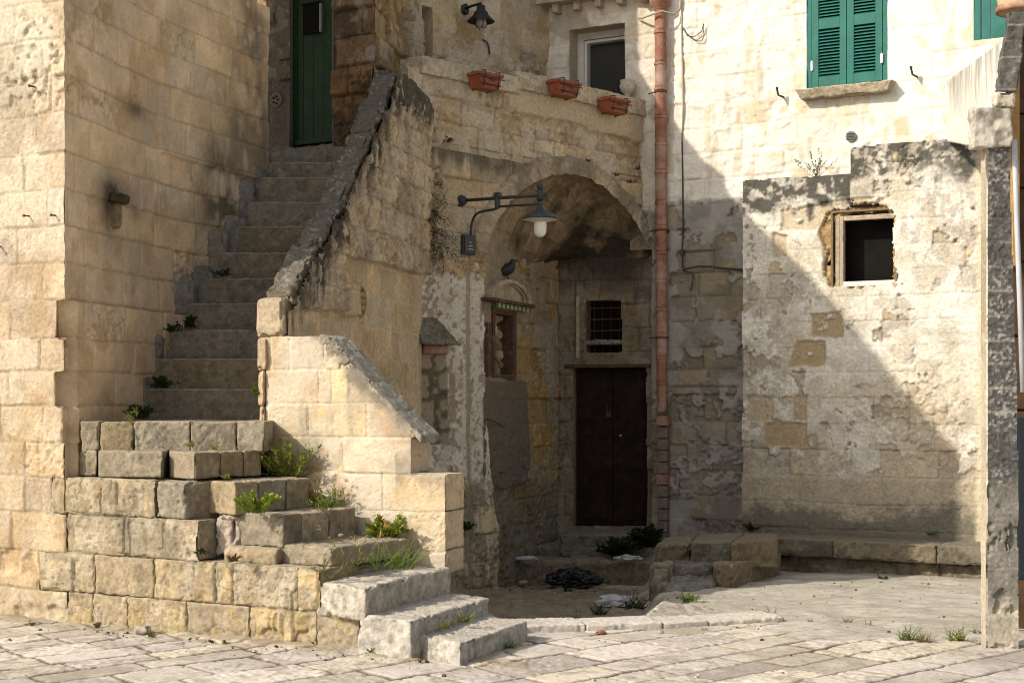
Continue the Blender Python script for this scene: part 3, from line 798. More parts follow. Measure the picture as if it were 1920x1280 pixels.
# mortar fillet between the flight and the house flank, and the landing under the door
fil = []
cFil = stonecol((.30, .27, .22), .1, .08, .1, .4)
for i in range(9):
    D = Dt[i]; a = S.u(xl[i]-6); X1 = P(xl[i]+10, 0, D)[0]
    sx, sy, _, _ = S.frame(np.array(np.interp(D, S.Y, S.us))); sx = float(sx)
    fil.append(block_arr(plan_block([(sx-.05, D-.04), (X1, D+.02), (X1, D+.45), (sx-.05, D+.45)], zt[i]-.4, zt[i]+.10+.10*(i % 2)), .05, .02, .02, 640+i, .03, .03, cFil))
fil.append(block_arr(plan_block([(-2.6, 13.7), (-1.2, 13.7), (-1.2, 14.9), (-2.6, 14.9)], 3.4, 4.02), .1, .02, .012, 655, .02, .03, cFil))
blocks_obj('landing_mortar', fil, M['rough'], stair)

# ================================================================== low parapet
low = thing('low_parapet', 'low sunlit parapet wall of pale blocks with a sloping head beside the lower steps', 'parapet wall', (-1.2, 10.6, .4))
cG = stonecol((.56, .44, .30), .10, .10, 0, .12, (.50, .44, .34))
def gblk(x0, x1, y0, y1, seed, top=None, o0=-.30, cf=cG, r=.005):
    ym = (y0+y1)/2; u0 = G.u(x0)+.0012; u1 = G.u(x1)-.0012
    def zz(x, y): return G.uz(x, y)[1]
    z0 = zz((x0+x1)/2, y1)+.001; z1 = zz((x0+x1)/2, y0)-.001
    t = (zz(x0, top[0]), zz(x1, top[1])) if top else None
    return block_arr(wall_block(G, u0, u1, z0, z1, o0, -.009, 0, t), r, .0115, .003, seed, .008, .003, cf)
gl = [gblk(507, 543, 630, 692, 701), gblk(543, 606, 630, 692, 702), gblk(606, 655, 630, 692, 703, (629, 684)),
      gblk(497, 597, 692, 757, 704), gblk(597, 622, 692, 757, 705), gblk(622, 655, 692, 757, 706), gblk(655, 715, 692, 757, 707, (686, 750)),
      gblk(500, 577, 757, 820, 708), gblk(577, 688, 757, 820, 709), gblk(688, 718, 757, 820, 710), gblk(718, 776, 757, 820, 711, (753, 812)),
      gblk(498, 533, 820, 887, 712), gblk(533, 643, 820, 887, 713), gblk(643, 770, 820, 887, 714),
      gblk(500, 603, 887, 955, 715), gblk(603, 716, 887, 955, 716), gblk(716, 836, 887, 956, 717),
      gblk(560, 660, 955, 1030, 718), gblk(660, 742, 955, 1030, 719), gblk(742, 835, 957, 1028, 720), gblk(600, 770, 1030, 1075, 721), gblk(770, 834, 1030, 1075, 722)]
blocks_obj('wall', gl, M['ashlar'], low)
zc_g2 = [G.uz(660, y)[1] for y in (1085, 1030, 956, 887, 820, 757, 692, 620)]
gj = [[G.u(x) for x in q] for q in ([400, 600, 770, 900], [400, 560, 660, 742, 900], [400, 500, 603, 716, 900], [400, 498, 533, 643, 850], [400, 500, 577, 688, 850], [400, 497, 597, 622, 655, 850], [400, 507, 543, 606, 800])]
def g_extra(u, z, h, c, m):
    b = fbm(u, z, 2.4, 4, 311); d = fbm(u, z, 8., 4, 312); s_ = fbm(u*3, z*.7, 4., 4, 313)
    c = mixc(c, (.33, .29, .215), .6*ss(b*.6+s_*.4, .50, .64)); c = mixc(c, (.60, .53, .41), .5*ss(fbm(u, z, 5., 4, 314), .56, .68))
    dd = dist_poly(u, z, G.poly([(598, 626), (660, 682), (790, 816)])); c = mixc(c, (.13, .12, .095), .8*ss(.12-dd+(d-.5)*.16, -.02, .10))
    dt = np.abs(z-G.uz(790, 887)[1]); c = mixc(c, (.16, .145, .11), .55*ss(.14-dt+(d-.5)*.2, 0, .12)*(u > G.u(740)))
    return h, c
gf = tuff_fn(zc_g2, gj, 310, (.56, .445, .305), .0065, .008, .0035, .10, (.58, .50, .385), .75, v=.10, warm=.12, big=.006, extra=g_extra, boff=.005, warp=.006)
GP = G.poly([(498, 632), (600, 629), (614, 632), (640, 657), (690, 714), (740, 768), (770, 797), (769, 887), (834, 889), (833, 1070), (600, 1085), (498, 900)])
wall_face('masonry_face', G, G.u(490), G.u(845), G.uz(838, 1080)[1]-.1, G.uz(500, 620)[1], .0095, gf, M['ashlar'], low, lambda u, z: in_poly(u, z, GP))
# sloping coping of lichened cement
cC = stonecol((.36, .32, .25), .1, .05, .15, .5, (.38, .345, .28), .3)
cp = []
for (xa, ya, xb, yb, s) in ((596, 626, 618, 634, 0), (617, 633, 642, 657, 1), (641, 656, 692, 715, 2), (691, 714, 742, 769, 3), (741, 768, 790, 817, 4)):
    a = G.uz(xa, ya); b = G.uz(xb, yb)
    pt = lambda q, dz, off: G.pt(q[0], q[1]+dz, off)
    cp.append(block_arr([pt(a, -.06, -.002), pt(b, -.06, -.002), pt(b, -.06, -.30), pt(a, -.06, -.30), pt(a, .002, -.002), pt(b, .002, -.002), pt(b, .002, -.30), pt(a, .002, -.30)], .012, .010, .007, 730+s, .02, .006, cC))
blocks_obj('coping', cp, M['rough'], low)

# ================================================================== upper parapet
up = thing('upper_parapet', 'high rough stone parapet of the upper flight, dark lichened coping climbing to a peak', 'parapet wall', (-1.4, 12., 0))
rough_pts = [(500, 560), (540, 578), (640, 582), (640, 482), (692, 490), (770, 512), (803, 516), (810, 100), (690, 100)]
notch_pts = [(540, 578), (640, 582), (640, 482), (692, 490), (692, 470), (640, 640), (636, 660), (540, 660)]
zc_bp = [-.6, -.3, -.02, .26, .54, .82, 1.1, 1.39, 1.68, 1.96, 2.24, 2.52, 2.80, 3.08, 3.37, 3.65, 3.93, 4.2, 4.5, 4.8]
def bp_extra(u, z, h, c, m):
    k = soft(BP, u, z, rough_pts, .03, 7., 4, 1)
    k2 = soft(BP, u, z, [(636, 530), (668, 530), (668, 592), (636, 592)], .004, 7., 5, 1)
    b = fbm(u, z, 5., 4, 101); d = fbm(u, z, 13., 4, 102); stre = fbm(u*3.2, z*.75, 5., 4, 103)
    fine = fbm(u, z, 30., 3, 104); rel = (ss(d, .36, .64)-.5)*.026+(b-.5)*.025+(stre-.5)*.006+(m['r'][0]-.5)*.03-.022*ss(fine, .52, .66)*ss(b+.3*d, .55, .75)
    h = np.where(k > .5, h*2.2+.055+rel, h*.6)+.05*k2
    cr = c*(.68+.60*stre)[..., None]*(.84+.32*m['r'][1])[..., None]
    cr = mixc(cr, (.27, .195, .115), .62*ss(.6-d, .0, .18)*ss(b+.15*stre, .48, .64)); cr = cr*(1-.3*np.exp(-(m['dj']/.012)**2))[..., None]; cr = mixc(cr, (.54, .46, .33), .6*ss(stre+.3*b, .62, .85))
    c = mixc(c*np.array([1.03, 1., .94], F32), cr, k)
    # black weathering that runs down from the coping
    top = np.interp(u, CPu, CPz)
    dist = top-z+(stre-.5)*.7+(b-.5)*.25
    c = mixc(c, (.060, .053, .042), .92*(1-ss(dist, -.02, .36)))
    return h, c
_cp = [BP.uz(x, y) for x, y in ((545, 556), (640, 385), (742, 140), (805, 205))]
CPu = [q[0] for q in _cp]; CPz = [q[1] for q in _cp]
CPz[3] = CPz[2]-.10
bpf = tuff_fn(zc_bp, auto_uj(zc_bp, -.2, 4., .42, .35, 44), 44, (.64, .515, .36), .0075, .006, .003, .03, (.66, .56, .42), .8, v=.06, warm=.06, big=.006, boff=.003, extra=bp_extra)
uend = BP.u(801)
wall_face('wall', BP, -.05, uend, -.55, 4.85, .0115, bpf, M['rough'], up, lambda u, z: (z < np.interp(u, CPu, CPz)) & ((u < BP.u(791)+(z > 2.75)*9)))
def inner(name, ln, us, zs, off, mat, parent, colr, zb=1.0):
    V = []; 
    for u, z in zip(us, zs): V += [ln.pt(u, zb, off), ln.pt(u, z, off)]
    mesh_obj(name, V, [(2*i, 2*i+2, 2*i+3, 2*i+1) for i in range(len(us)-1)], mat, parent, np.ones((len(V), 3))*np.array(colr), smooth=False)
inner('inner_wall', BP, CPu, [z-.02 for z in CPz], -.205, M['rough'], up, (.22, .18, .13))
mesh_obj('wall_end', [BP.pt(uend, -.5, 0), BP.pt(uend, -.5, -.3), BP.pt(uend, CPz[3], -.3), BP.pt(uend, CPz[3], 0)], np.array([[0, 1, 2, 3]]), M['rough'], up, np.ones((4, 3))*.2, smooth=False)
cDk = stonecol((.185, .150, .105), .30, .15, .15, .65, (.15, .135, .108), .8)
cop = []
for i in range(3):
    a = (CPu[i], CPz[i]); b = (CPu[i+1]+.02, CPz[i+1]); n = max(1, int(abs(b[0]-a[0])/.5))
    for k in range(n):
        p = (a[0]+(b[0]-a[0])*k/n, a[1]+(b[1]-a[1])*k/n); q = (a[0]+(b[0]-a[0])*(k+1)/n, a[1]+(b[1]-a[1])*(k+1)/n)
        t0 = -.10 if i < 2 else -.26
        pt = lambda q_, dz, off: BP.pt(q_[0], q_[1]+dz, off)
        f1 = .015 if i < 2 else .06
        cop.append(block_arr([pt(p, t0, f1), pt(q, t0, f1), pt(q, t0, -.21), pt(p, t0, -.21), pt(p, .05, f1), pt(q, .05, f1), pt(q, .05, -.21), pt(p, .05, -.21)], .04, .0115, .018, 750+i*5+k, .05, .035, cDk))
blocks_obj('coping', cop, M['rough'], up)
# newel: an eight-sided post of two stones at the foot of the upper parapet
NW = G.shift(.0)
def newel(x0, x1, y0, y1, seed, cf):
    z0 = EYE-(y1-HY)*10.85/FPX; z1 = EYE-(y0-HY)*10.85/FPX
    X0 = P(x0, 0, 10.9)[0]; X1 = P(x1, 0, 10.88)[0]
    return block_arr(plan_block([(X0, 10.95), (X1-.03, 10.80), (X1+.05, 11.15), (X0+.04, 11.32)], z0, z1), .035, .011, .006, seed, .015, .012, cf)
cN = stonecol((.50, .39, .26), .08, .08, 0, .25)
blocks_obj('newel', [newel(477, 541, 556, 631, 771, cN), newel(479, 508, 632, 694, 772, cN), newel(481, 503, 695, 760, 773, cN), newel(484, 503, 761, 835, 774, cN)], M['stone'], up)
u, z = BP.uz(675, 565)
rs = MB()
for k in range(6):
    a = math.pi*k/3
    rs.ball(BP.pt(u+.05*math.cos(a), z+.065*math.sin(a), .012), .030, 8, 6, (1, 1, 1))
rs.ball(BP.pt(u, z, .014), .026, 8, 6)
rs.tube([BP.pt(u+.115*math.cos(t), z+.125*math.sin(t), .012) for t in np.linspace(0, 2*math.pi, 20)], .012, 6)
rs.build('carved_rosette', m_plain('carved_stone', (.36, .26, .15), .95, 0, .25, 40, .4, 60, .1), up, True)
# ================================================================== house with the arch
arch = thing('arched_house', 'rough tan house with a deep round arch under a terrace', 'house', (.6, 15.6, -.35))
INTR = [(905, 600), (903, 500), (908, 450), (922, 415), (945, 383), (972, 357), (1003, 338), (1035, 329), (1068, 327), (1098, 337), (1126, 355), (1152, 379), (1176, 407), (1196, 439), (1209, 468), (1213, 490)]
INT = AW.poly(INTR)
JAMB = AW.poly([(904, 640), (906, 700), (909, 790), (914, 850), (922, 930), (929, 1000), (931, 1050), (926, 1130)])
HOLE = JAMB[::-1]+INT+[(INT[-1][0]+.02, -1.2), (JAMB[-1][0], -1.2)]
cx_a = (INT[2][0]+INT[-2][0])/2; cz_a = INT[2][1]; ra = (INT[-2][0]-INT[2][0])/2
U_L, Z_L = AW.uz(803, 268); 
zc_aw = [-.9, -.62, -.34, -.06, .22, .5, .78, 1.06, 1.34, 1.62, 1.9, 2.18, 2.46, 2.74, 3.02, 3.3, 3.58, 3.86, 4.13, 4.42, 4.66, 4.9, 5.2]
def plaster(u, z, h, c, k, colp, th=.012, seed=0):
    """a skin of plaster that survives where k > 0"""
    m = ss(k, -.005, .008); f = fbm(u, z, 5., 4, seed+201)
    cp = np.asarray(colp, F32)*np.ones(u.shape+(3,), F32)*(.74+.5*f)[..., None]
    edge = np.exp(-(k/.045)**2)
    h2 = th+(f-.5)*.018+(fbm(u, z, 18., 3, seed+203)-.5)*.006
    return h*(1-m)+(h*.25+h2)*m, mixc(mixc(c, cp, m), np.asarray(colp)*.42, .35*edge*(1-m))
def aw_extra(u, z, h, c, m):
    b = fbm(u, z, 3.1, 5, 111); d = fbm(u, z, 9., 5, 112); stre = fbm(u*3., z*.8, 4., 4, 113)
    # band that stands forward under a weathered ledge
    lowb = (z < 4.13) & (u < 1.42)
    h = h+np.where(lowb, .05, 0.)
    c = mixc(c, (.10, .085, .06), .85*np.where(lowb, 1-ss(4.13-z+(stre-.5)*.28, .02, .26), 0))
    # rubble courses below the smooth render of the parapet
    rub = ss(b+.3*(z > 4.13), .5, .7)*ss(d, .40, .6)
    h = h-.028*rub; c = mixc(c, (.36, .27, .165), .55*rub)
    sm = ss((z-(4.70-.05*(u-1.2)))+(b-.5)*.16, -.02, .02)*(u > 1.15)*(z > 4.1)
    h = h*(1-.8*sm)+.02*sm; c = mixc(c, (.56, .46, .32), .85*sm); fl = ss(b*.4+d*.6, .52, .62)*(z > 4.13); c = mixc(c, (.66, .59, .47), .6*fl*(1-sm)); h = h+.012*fl*(1-sm)
    wl = soft(AW, u, z, [(780, 120), (830, 135), (905, 165), (940, 190), (880, 190), (810, 160), (780, 215)], .05, 6., 11)
    c = mixc(c, (.60, .53, .42), .7*wl); h = h+.012*wl
    # voussoir ring
    di = dist_poly(u, z, INT[2:-1]); ring = (di < .20+.02*(d-.5)) & (z > cz_a-.15)
    ang = np.arctan2(z-cz_a, u-cx_a); vj = np.abs(((ang*ra/.24) % 1)-.5)*.24; 
    rf = ss(.20-di, -.01, .02)*ring
    h = np.where(ring, .075*rf-.016*np.exp(-((.12-vj)/.008)**2)+(d-.5)*.03+(fbm(u, z, 24., 3, 114)-.5)*.02, h)
    c = np.where(ring[..., None], mixc(np.asarray((.44, .36, .25), F32)*(.6+.8*d)[..., None]*np.ones_like(c), (.13, .11, .08), (.6*ss(b+.35*d, .58, .82))), c)
    # whitewashed, peeling pier at the left
    k = ss(2.98-z+(b-.5)*.9, -.2, .3)*(u < .95)*1.+(.95-u)*.0
    k = np.where((z < 3.15) & (u < 1.0), (b*.38+d*.40+stre*.22)-.492+.18*ss(z, .3, 1.6)-.25*(1-ss(z, -.3, .9))-.5*ss(z, 2.75, 3.1), -1)
    h, c = plaster(u, z, h, c, k, (.70, .64, .54), .016, 5); e2 = fbm(u, z, 26., 4, 118); c = np.where(((z < 3.1) & (u < 1.0))[..., None], mixc(c, (.27, .195, .12), .75*ss(e2*.45+stre*.35+d*.2, .50, .60)), c)
    ws = (z < .75)&(u < 1.1)
    c = np.where(ws[..., None], mixc(c, (.26, .21, .15), .6*ss(stre, .35, .6)), c)
    # hooded shrine panel on the pier, brown mortar with old blocks
    sh = soft(AW, u, z, [(780, 640), (834, 640), (838, 720), (842, 835), (780, 832)], .015, 8., 6, 1)
    bm = masonry(u, z, [.0, 1.28, 1.62, 1.9, 2.2, 2.6], [[-.3, .04, .35, .6], [-.3, .10, .4], [-.3, .02, .30, .5], [-.3, .07, .4], [-.3, .05, .4]], 66, .05)
    blk = ss(bm['dj']+(d-.5)*.05, .015, .04)
    cs = mixc(np.asarray((.17, .135, .095), F32)*(.7+.6*d)[..., None]*np.ones_like(c), (.42, .34, .24), blk*ss(d+.3*bm['r'][1], .42, .62)*.75)
    h = h*(1-sh)+(.0+.02*blk+.012*(d-.5))*sh; c = mixc(c, cs*1., sh) if False else c*(1-sh[..., None])+cs*sh[..., None]
    # cement strip over the lamp's buried conduit
    uc0 = AW.u(870); uc1 = AW.u(881)
    st = ss(.03-np.abs(u-(uc0+uc1)/2-.015*(fbm(u*0+1, z, 1.2, 2, 115)-.5)), -.004, .004)*(z < 3.02)
    h = h*(1-st)+.016*st; c = mixc(c, (.40, .335, .235), st)
    c = mixc(c, (.15, .115, .075), .6*blob(AW, u, z, 815, 440, 30, 70)*ss(d, .4, .55))
    return h, c
awf = tuff_fn(zc_aw, auto_uj(zc_aw, -.4, 4., .50, .4, 51), 51, (.58, .465, .315), .009, .014, .008, .35, None, .5, v=.14, extra=aw_extra, boff=.012)
def aw_mask(u, z):
    w = (fbm(u, z, 9., 3, 116)-.5)*.05
    return (~in_poly(u+w*.7, z+w, HOLE)) & (u < 3.46+w) & (z < 4.93)
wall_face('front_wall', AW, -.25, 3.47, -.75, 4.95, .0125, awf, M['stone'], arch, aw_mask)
# soffit of the arch and the rough vault behind it
def loft():
    T = np.linspace(0, 1, 260); L = np.linspace(0, 1, 150)
    us = np.array([p[0] for p in INT]); zs = np.array([p[1] for p in INT]); s = np.concatenate([[0], np.cumsum(np.hypot(np.diff(us), np.diff(zs)))]); s /= s[-1]
    iu = np.interp(T, s, us); iz = np.interp(T, s, zs)
    X0 = AW.o[0]+AW.t[0]*iu-.0*AW.n[0]; Y0 = AW.o[1]+AW.t[1]*iu
    cu_, cz_ = np.mean(us), np.min(zs); gu_ = iu+(iu-cu_)/ra*.06; iz = iz+np.clip((iz-cz_)/ra, 0, 1)*.06
    X0 = AW.o[0]+AW.t[0]*gu_+AW.n[0]*-.015; Y0 = AW.o[1]+AW.t[1]*gu_+AW.n[1]*-.015
    bu = -.05+T*1.35; X1 = BK.o[0]+BK.t[0]*bu; Y1 = BK.o[1]+BK.t[1]*bu; zb = 3.28
    W, TT = np.meshgrid(L, np.arange(len(T)))
    f = np.cos(W*math.pi/2)**.75
    X = X0[TT]+(X1[TT]-X0[TT])*W; Y = Y0[TT]+(Y1[TT]-Y0[TT])*W
    Z = np.where(iz[TT] > zb, zb+(iz[TT]-zb)*f, iz[TT]+(zb-iz[TT])*W)
    V = np.stack([X, Y, Z], -1).reshape(-1, 3)
    n = fbm3(V, 4., 4, 120); d = fbm3(V, 13., 4, 121)
    V = V+np.array([0, 0, 1.])*((n-.5)*.06+(d-.5)*.03)[:, None]*np.clip(W.reshape(-1, 1)*6, 0.1, 1)
    mm = masonry(TT.astype(float)/len(T)*4.4, W*1.9, [-.1, .27, .55, .84, 1.12, 1.4, 1.7, 2.], auto_uj([0]*8, 0, 4.5, .42, .3, 125), 126, .02)
    je = np.exp(-(mm['dj'].ravel()/.012)**2); V = V+np.array([0, 0, 1.])*(.010*je+(mm['r'][0].ravel()-.5)*.012)[:, None]
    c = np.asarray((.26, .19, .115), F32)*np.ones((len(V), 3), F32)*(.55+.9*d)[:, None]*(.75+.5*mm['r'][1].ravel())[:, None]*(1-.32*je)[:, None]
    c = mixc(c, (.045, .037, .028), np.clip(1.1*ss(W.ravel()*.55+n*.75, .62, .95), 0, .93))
    c = mixc(c, (.42, .33, .20), .5*ss(fbm3(V, 6., 4, 122), .56, .7)*(W.ravel() < .6))
    idx = np.arange(len(V)).reshape(W.shape); Q = np.stack([idx[:-1, :-1], idx[1:, :-1], idx[1:, 1:], idx[:-1, 1:]], -1).reshape(-1, 4)
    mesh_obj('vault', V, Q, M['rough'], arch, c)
loft()
# side of the niche, with its blocked little window and lunette
NI = SW.poly([(921, 582), (961, 588), (961, 702), (921, 704)])
def sw_extra(u, z, h, c, m):
    b = fbm(u, z, 2.6, 5, 131); d = fbm(u, z, 9., 5, 132)
    c = c*np.array([1., .93, .82], F32)
    k = (b*.6+d*.4)-.50+.06*ss(z, 1.4, 2.6)
    h, c = plaster(u, z, h, c, k, (.33, .27, .19), .014, 8)
    oc = soft(SW, u, z, [(962, 640), (1000, 625), (1003, 735), (985, 770), (968, 720)], .03, 5., 12); oc2 = soft(SW, u, z, [(985, 640), (1010, 720), (1040, 900), (1010, 880), (985, 780)], .04, 5., 13)
    c = mixc(c, (.42, .28, .11), .60*np.clip(oc+.8*oc2, 0, 1)*ss(d+.2, .4, .6)); h = h-.02*np.clip(oc+oc2, 0, 1)
    gp = soft(SW, u, z, [(880, 712), (985, 712), (992, 860), (985, 905), (940, 920), (880, 880)], .03, 5., 14)
    c = mixc(c, (.165, .14, .11), .92*gp); h = h*(1-.7*gp)+.03*gp
    lg = soft(SW, u, z, [(1000, 610), (1035, 605), (1040, 760), (1020, 700), (1000, 640)], .03, 5., 15)
    c = mixc(c, (.34, .30, .23), .8*lg); h = h+.015*lg
    c = mixc(c, (.17, .155, .12), .7*(1-ss(z+(b-.5)*.8, .2, 1.1)))
    h = h-.03*ss(d, .5, .7)*(1-ss(z, .8, 1.6))
    return h, c
swf = tuff_fn(zc_aw, auto_uj(zc_aw, -.4, 3., .36, .4, 61), 61, (.40, .30, .175), .012, .014, .010, .4, None, .5, v=.2, warm=.3, extra=sw_extra, boff=.02)
wall_face('niche_side_wall', SW, -.06, 2.30, -.75, 3.75, .0125, swf, M['rough'], arch, lambda u, z: ~in_poly(u, z, NI))
def bk_extra(u, z, h, c, m):
    b = fbm(u, z, 2.6, 5, 141); d = fbm(u, z, 9., 5, 142)
    c = mixc(c, (.24, .205, .155), .7*ss(b*.6+d*.4, .48, .58)); h = h+.012*ss(b*.6+d*.4, .48, .52)
    c = mixc(c, (.20, .085, .07), .45*blob(BK, u, z, 1195, 540, 16, 50)*ss(d, .48, .6))
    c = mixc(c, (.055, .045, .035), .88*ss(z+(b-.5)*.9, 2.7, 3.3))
    c = mixc(c, (.30, .265, .21), .55*(blob(BK, u, z, 1062, 640, 25, 45)+blob(BK, u, z, 1055, 850, 14, 160))*ss(d, .4, .56))
    c = mixc(c, (.20, .18, .14), .6*(1-ss(z, .1, 1.))*ss(b, .4, .6))
    return h, c
bkf = tuff_fn(zc_aw, auto_uj(zc_aw, -.4, 3., .4, .4, 63), 63, (.26, .20, .13), .010, .010, .006, .2, None, .5, v=.15, extra=bk_extra, boff=.015)
DOOR = BK.poly([(1075, 689), (1212, 687), (1214, 985), (1075, 986)]); WIN = BK.poly([(1098, 564), (1165, 562), (1166, 660), (1100, 662)])
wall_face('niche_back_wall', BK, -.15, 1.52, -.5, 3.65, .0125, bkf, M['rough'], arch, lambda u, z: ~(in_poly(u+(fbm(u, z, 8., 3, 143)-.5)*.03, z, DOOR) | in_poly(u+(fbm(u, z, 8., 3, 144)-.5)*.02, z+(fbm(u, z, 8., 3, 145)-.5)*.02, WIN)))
def rect(q): us = [p[0] for p in q]; zs = [p[1] for p in q]; return min(us), max(us), min(zs), max(zs)
def reveal(name, ln, q, depth, mat, parent, colr):
    """the four inner sides of an opening"""
    u0, u1, z0, z1 = rect(q); mb = MB(); t = .02
    mb.bar(ln, u0-t, u0, z0-t, z1+t, -depth, -.012).bar(ln, u1, u1+t, z0-t, z1+t, -depth, -.012).bar(ln, u0, u1, z1, z1+t, -depth, -.012).bar(ln, u0, u1, z0-t, z0, -depth, -.012)
    return mesh_obj(name, mb.v, mb.f, mat, parent, np.ones((len(mb.v), 3))*np.array(colr), smooth=False)
reveal('door_reveal', BK, DOOR, .30, M['rough'], arch, (.22, .17, .11)); reveal('window_reveal', BK, WIN, .28, M['rough'], arch, (.24, .18, .12))
u0, u1, z0, z1 = rect(DOOR); um = (u0+u1)/2
door = MB()
for i in range(2):
    a = u0+i*(um-u0)+.004; b = a+(um-u0)-.008
    door.bar(BK, a, b, z0+.015, z1-.02, -.17, -.13)
    for k in range(3):
        zz0 = z0+.08+k*(z1-z0-.12)/3; door.bar(BK, a+.06, b-.06, zz0, zz0+(z1-z0)/3-.12, -.131, -.120)
door.bar(BK, u0, u1, z0-.0, z0+.012, -.17, -.09)
MB().bar(BK, u0-.02, u1+.02, z0-.02, z1+.02, -.32, -.30).build('dark_backing', M['void'], arch)  # near-black panel added so no light shows between the door leaves
dr = door.build('door', M['brown_door'], arch, bevel=.004)
MB().bar(BK, um-.07, um-.01, z0+1.30, z0+1.36, -.13, -.09).tube([BK.pt(um-.06, z0+1.36, -.10), BK.pt(um-.06, z0+1.46, -.10), BK.pt(um-.03, z0+1.47, -.10)], .006, 6).build('padlock', M['rust'], dr)
MB().ball(BK.pt(um+.10, z0+1.08, -.115), .018, 8, 6).build('handle', M['galv'], dr)
MB().bar(BK, u0-.10, u1+.04, z1-.012, z1+.03, -.12, .03).build('door_lintel', M['browntimber'], arch, bevel=.006)
u0, u1, z0, z1 = rect(WIN)
win = MB().bar(BK, u0, u1, z0, z1, -.30, -.26).build('barred_window', M['void'], arch)
for k in range(4): MB().tube([BK.pt(u0-.02, z0+.13+k*.135, -.06), BK.pt(u1+.02, z0+.135+k*.135, -.06)], .008, 6).build('window_bar', M['rust'], win)
for k in range(4): MB().tube([BK.pt(u0+.09+k*.10, z0, -.08), BK.pt(u0+.09+k*.10, z1, -.08)], .003, 6).build('window_bar', M['rust'], win)
blocks_obj('window_ledge', [block_arr(wall_block(BK, u0-.02, u1+.01, z0+.10, z0+.16, -.26, -.01), .015, .012, .012, 150, .02, .0, stonecol((.30, .24, .20), .1, .1, 0, .2))], M['rough'], arch)
MB().bar(BK, BK.u(1081), BK.u(1087), BK.uz(1084, 672)[1], BK.uz(1084, 556)[1], -.02, .035).build('window_batten', M['oldwood'], arch, bevel=.004)
# blocked niche window: wooden frame, stones behind
nu0, nu1, nz0, nz1 = rect(NI)
def fill(u, z):
    cl, r = cell(u, z, 7.5, 151); d = fbm(u, z, 12., 4, 152)
    h = -.05*ss(cl, .25, .55)+.02*d; c = np.asarray((.42, .33, .205), F32)*(.55+.6*r)[..., None]*(.7+.6*d)[..., None]; c = mixc(c, (.06, .045, .03), ss(cl, .46, .6)); return h, c
nf = wall_face('blocked_window', SW, nu0-.03, nu1+.03, nz0-.03, nz1+.03, .012, fill, M['rough'], arch, base_off=-.10)
fr = MB(); w_ = .05
fr.bar(SW, nu0-.02, nu0+w_, nz0-.02, nz1+.02, -.12, .03).bar(SW, nu1-w_, nu1+.05, nz0-.02, nz1+.02, -.12, .03).bar(SW, nu0+w_, nu1-w_, nz1-.03, nz1+.02, -.12, .028).bar(SW, nu0+w_, nu1-w_, nz0-.02, nz0+.02, -.12, .028)
fr.build('window_frame', M['darkwood'], nf, bevel=.004)
MB().bar(SW, SW.u(907), SW.u(914), SW.uz(910, 705)[1], SW.uz(910, 605)[1], -.02, .05).build('wooden_jamb', M['darkwood'], arch, bevel=.005)
# lunette with its arched moulding and the strip of glazed tiles below it
lu, lz = SW.uz(946, 565); lr = abs(SW.uz(982, 565)[0]-SW.uz(911, 565)[0])/2; lh = abs(SW.uz(946, 527)[1]-lz)
def arc(r0, r1, o0, o1, n=28):
    mb = MB()
    for i in range(n):
        a0 = math.pi*i/n; a1 = math.pi*(i+1)/n
        p = lambda a, r, o: SW.pt(lu-math.cos(a)*lr*r, lz+math.sin(a)*lh*r, o)
        mb.hexa([p(a0, r0, o1), p(a1, r0, o1), p(a1, r0, o0), p(a0, r0, o0), p(a0, r1, o1), p(a1, r1, o1), p(a1, r1, o0), p(a0, r1, o0)])
    return mb
lm = m_plain('pale_moulding_plaster', (.40, .33, .235), .95, 0, .3, 9, .5, 40, .1, (.24, .19, .13), .5, .66)
lun = MB()
for i in range(28):
    a0 = math.pi*i/28; a1 = math.pi*(i+1)/28
    p = lambda a, o: SW.pt(lu-math.cos(a)*lr*.8, lz+math.sin(a)*lh*.8, o)
    lun.add([SW.pt(lu, lz, .045), p(a0, .045), p(a1, .045)], [(0, 1, 2)])
lo = lun.build('lunette', lm, arch)
m1 = arc(.86, 1.06, .0, .10); m1.build('arched_moulding', lm, lo, bevel=.006); arc(.78, .87, .0, .07).build('inner_moulding', lm, lo)
MB().bar(SW, lu-lr*1.2, lu+lr*1.15, lz-.035, lz, -.02, .12).build('lunette_sill', M['darkwood'], lo, bevel=.004)
for j, mt in enumerate(('tilea', 'tileb')):
    tb = MB(); n = 17
    for k in range(j, n, 2):
        a = lu-lr*.75+k*lr*1.85/n; tb.bar(SW, a, a+lr*1.80/n, lz-.085, lz-.037, -.01, .075)
    tb.build('tile_strip', M[mt], lo)
u_, z_ = SW.uz(905, 785); MB().tube([SW.pt(u_, z_, 0), SW.pt(u_+.05, z_-.02, .10), SW.pt(u_+.30, z_-.09, .12)], .008, 6).build('iron_hook', M['rust'], arch)
# hood of the shrine on the pier
hu0, hz0 = AW.uz(785, 640); hu1, hz1 = AW.uz(846, 640)
hb = []
hcol = stonecol((.22, .20, .155), .1, .05, .4, .4)
hb.append(block_arr([AW.pt(hu0-.1, 2.15, .17), AW.pt(hu1, 2.15, .17), AW.pt(hu1, 2.15, -.03), AW.pt(hu0-.1, 2.15, -.03), AW.pt(hu0-.1, 2.42, .05), AW.pt(hu1-.24, 2.42, .05), AW.pt(hu1-.24, 2.42, -.03), AW.pt(hu0-.1, 2.42, -.03)], .012, .010, .010, 160, .03, .012, hcol))
blocks_obj('shrine_hood', hb, M['rough'], arch)
MB().bar(AW, hu0, hu1-.10, 2.06, 2.155, -.02, .08).build('hood_tile', M['terracotta'], arch, bevel=.02)
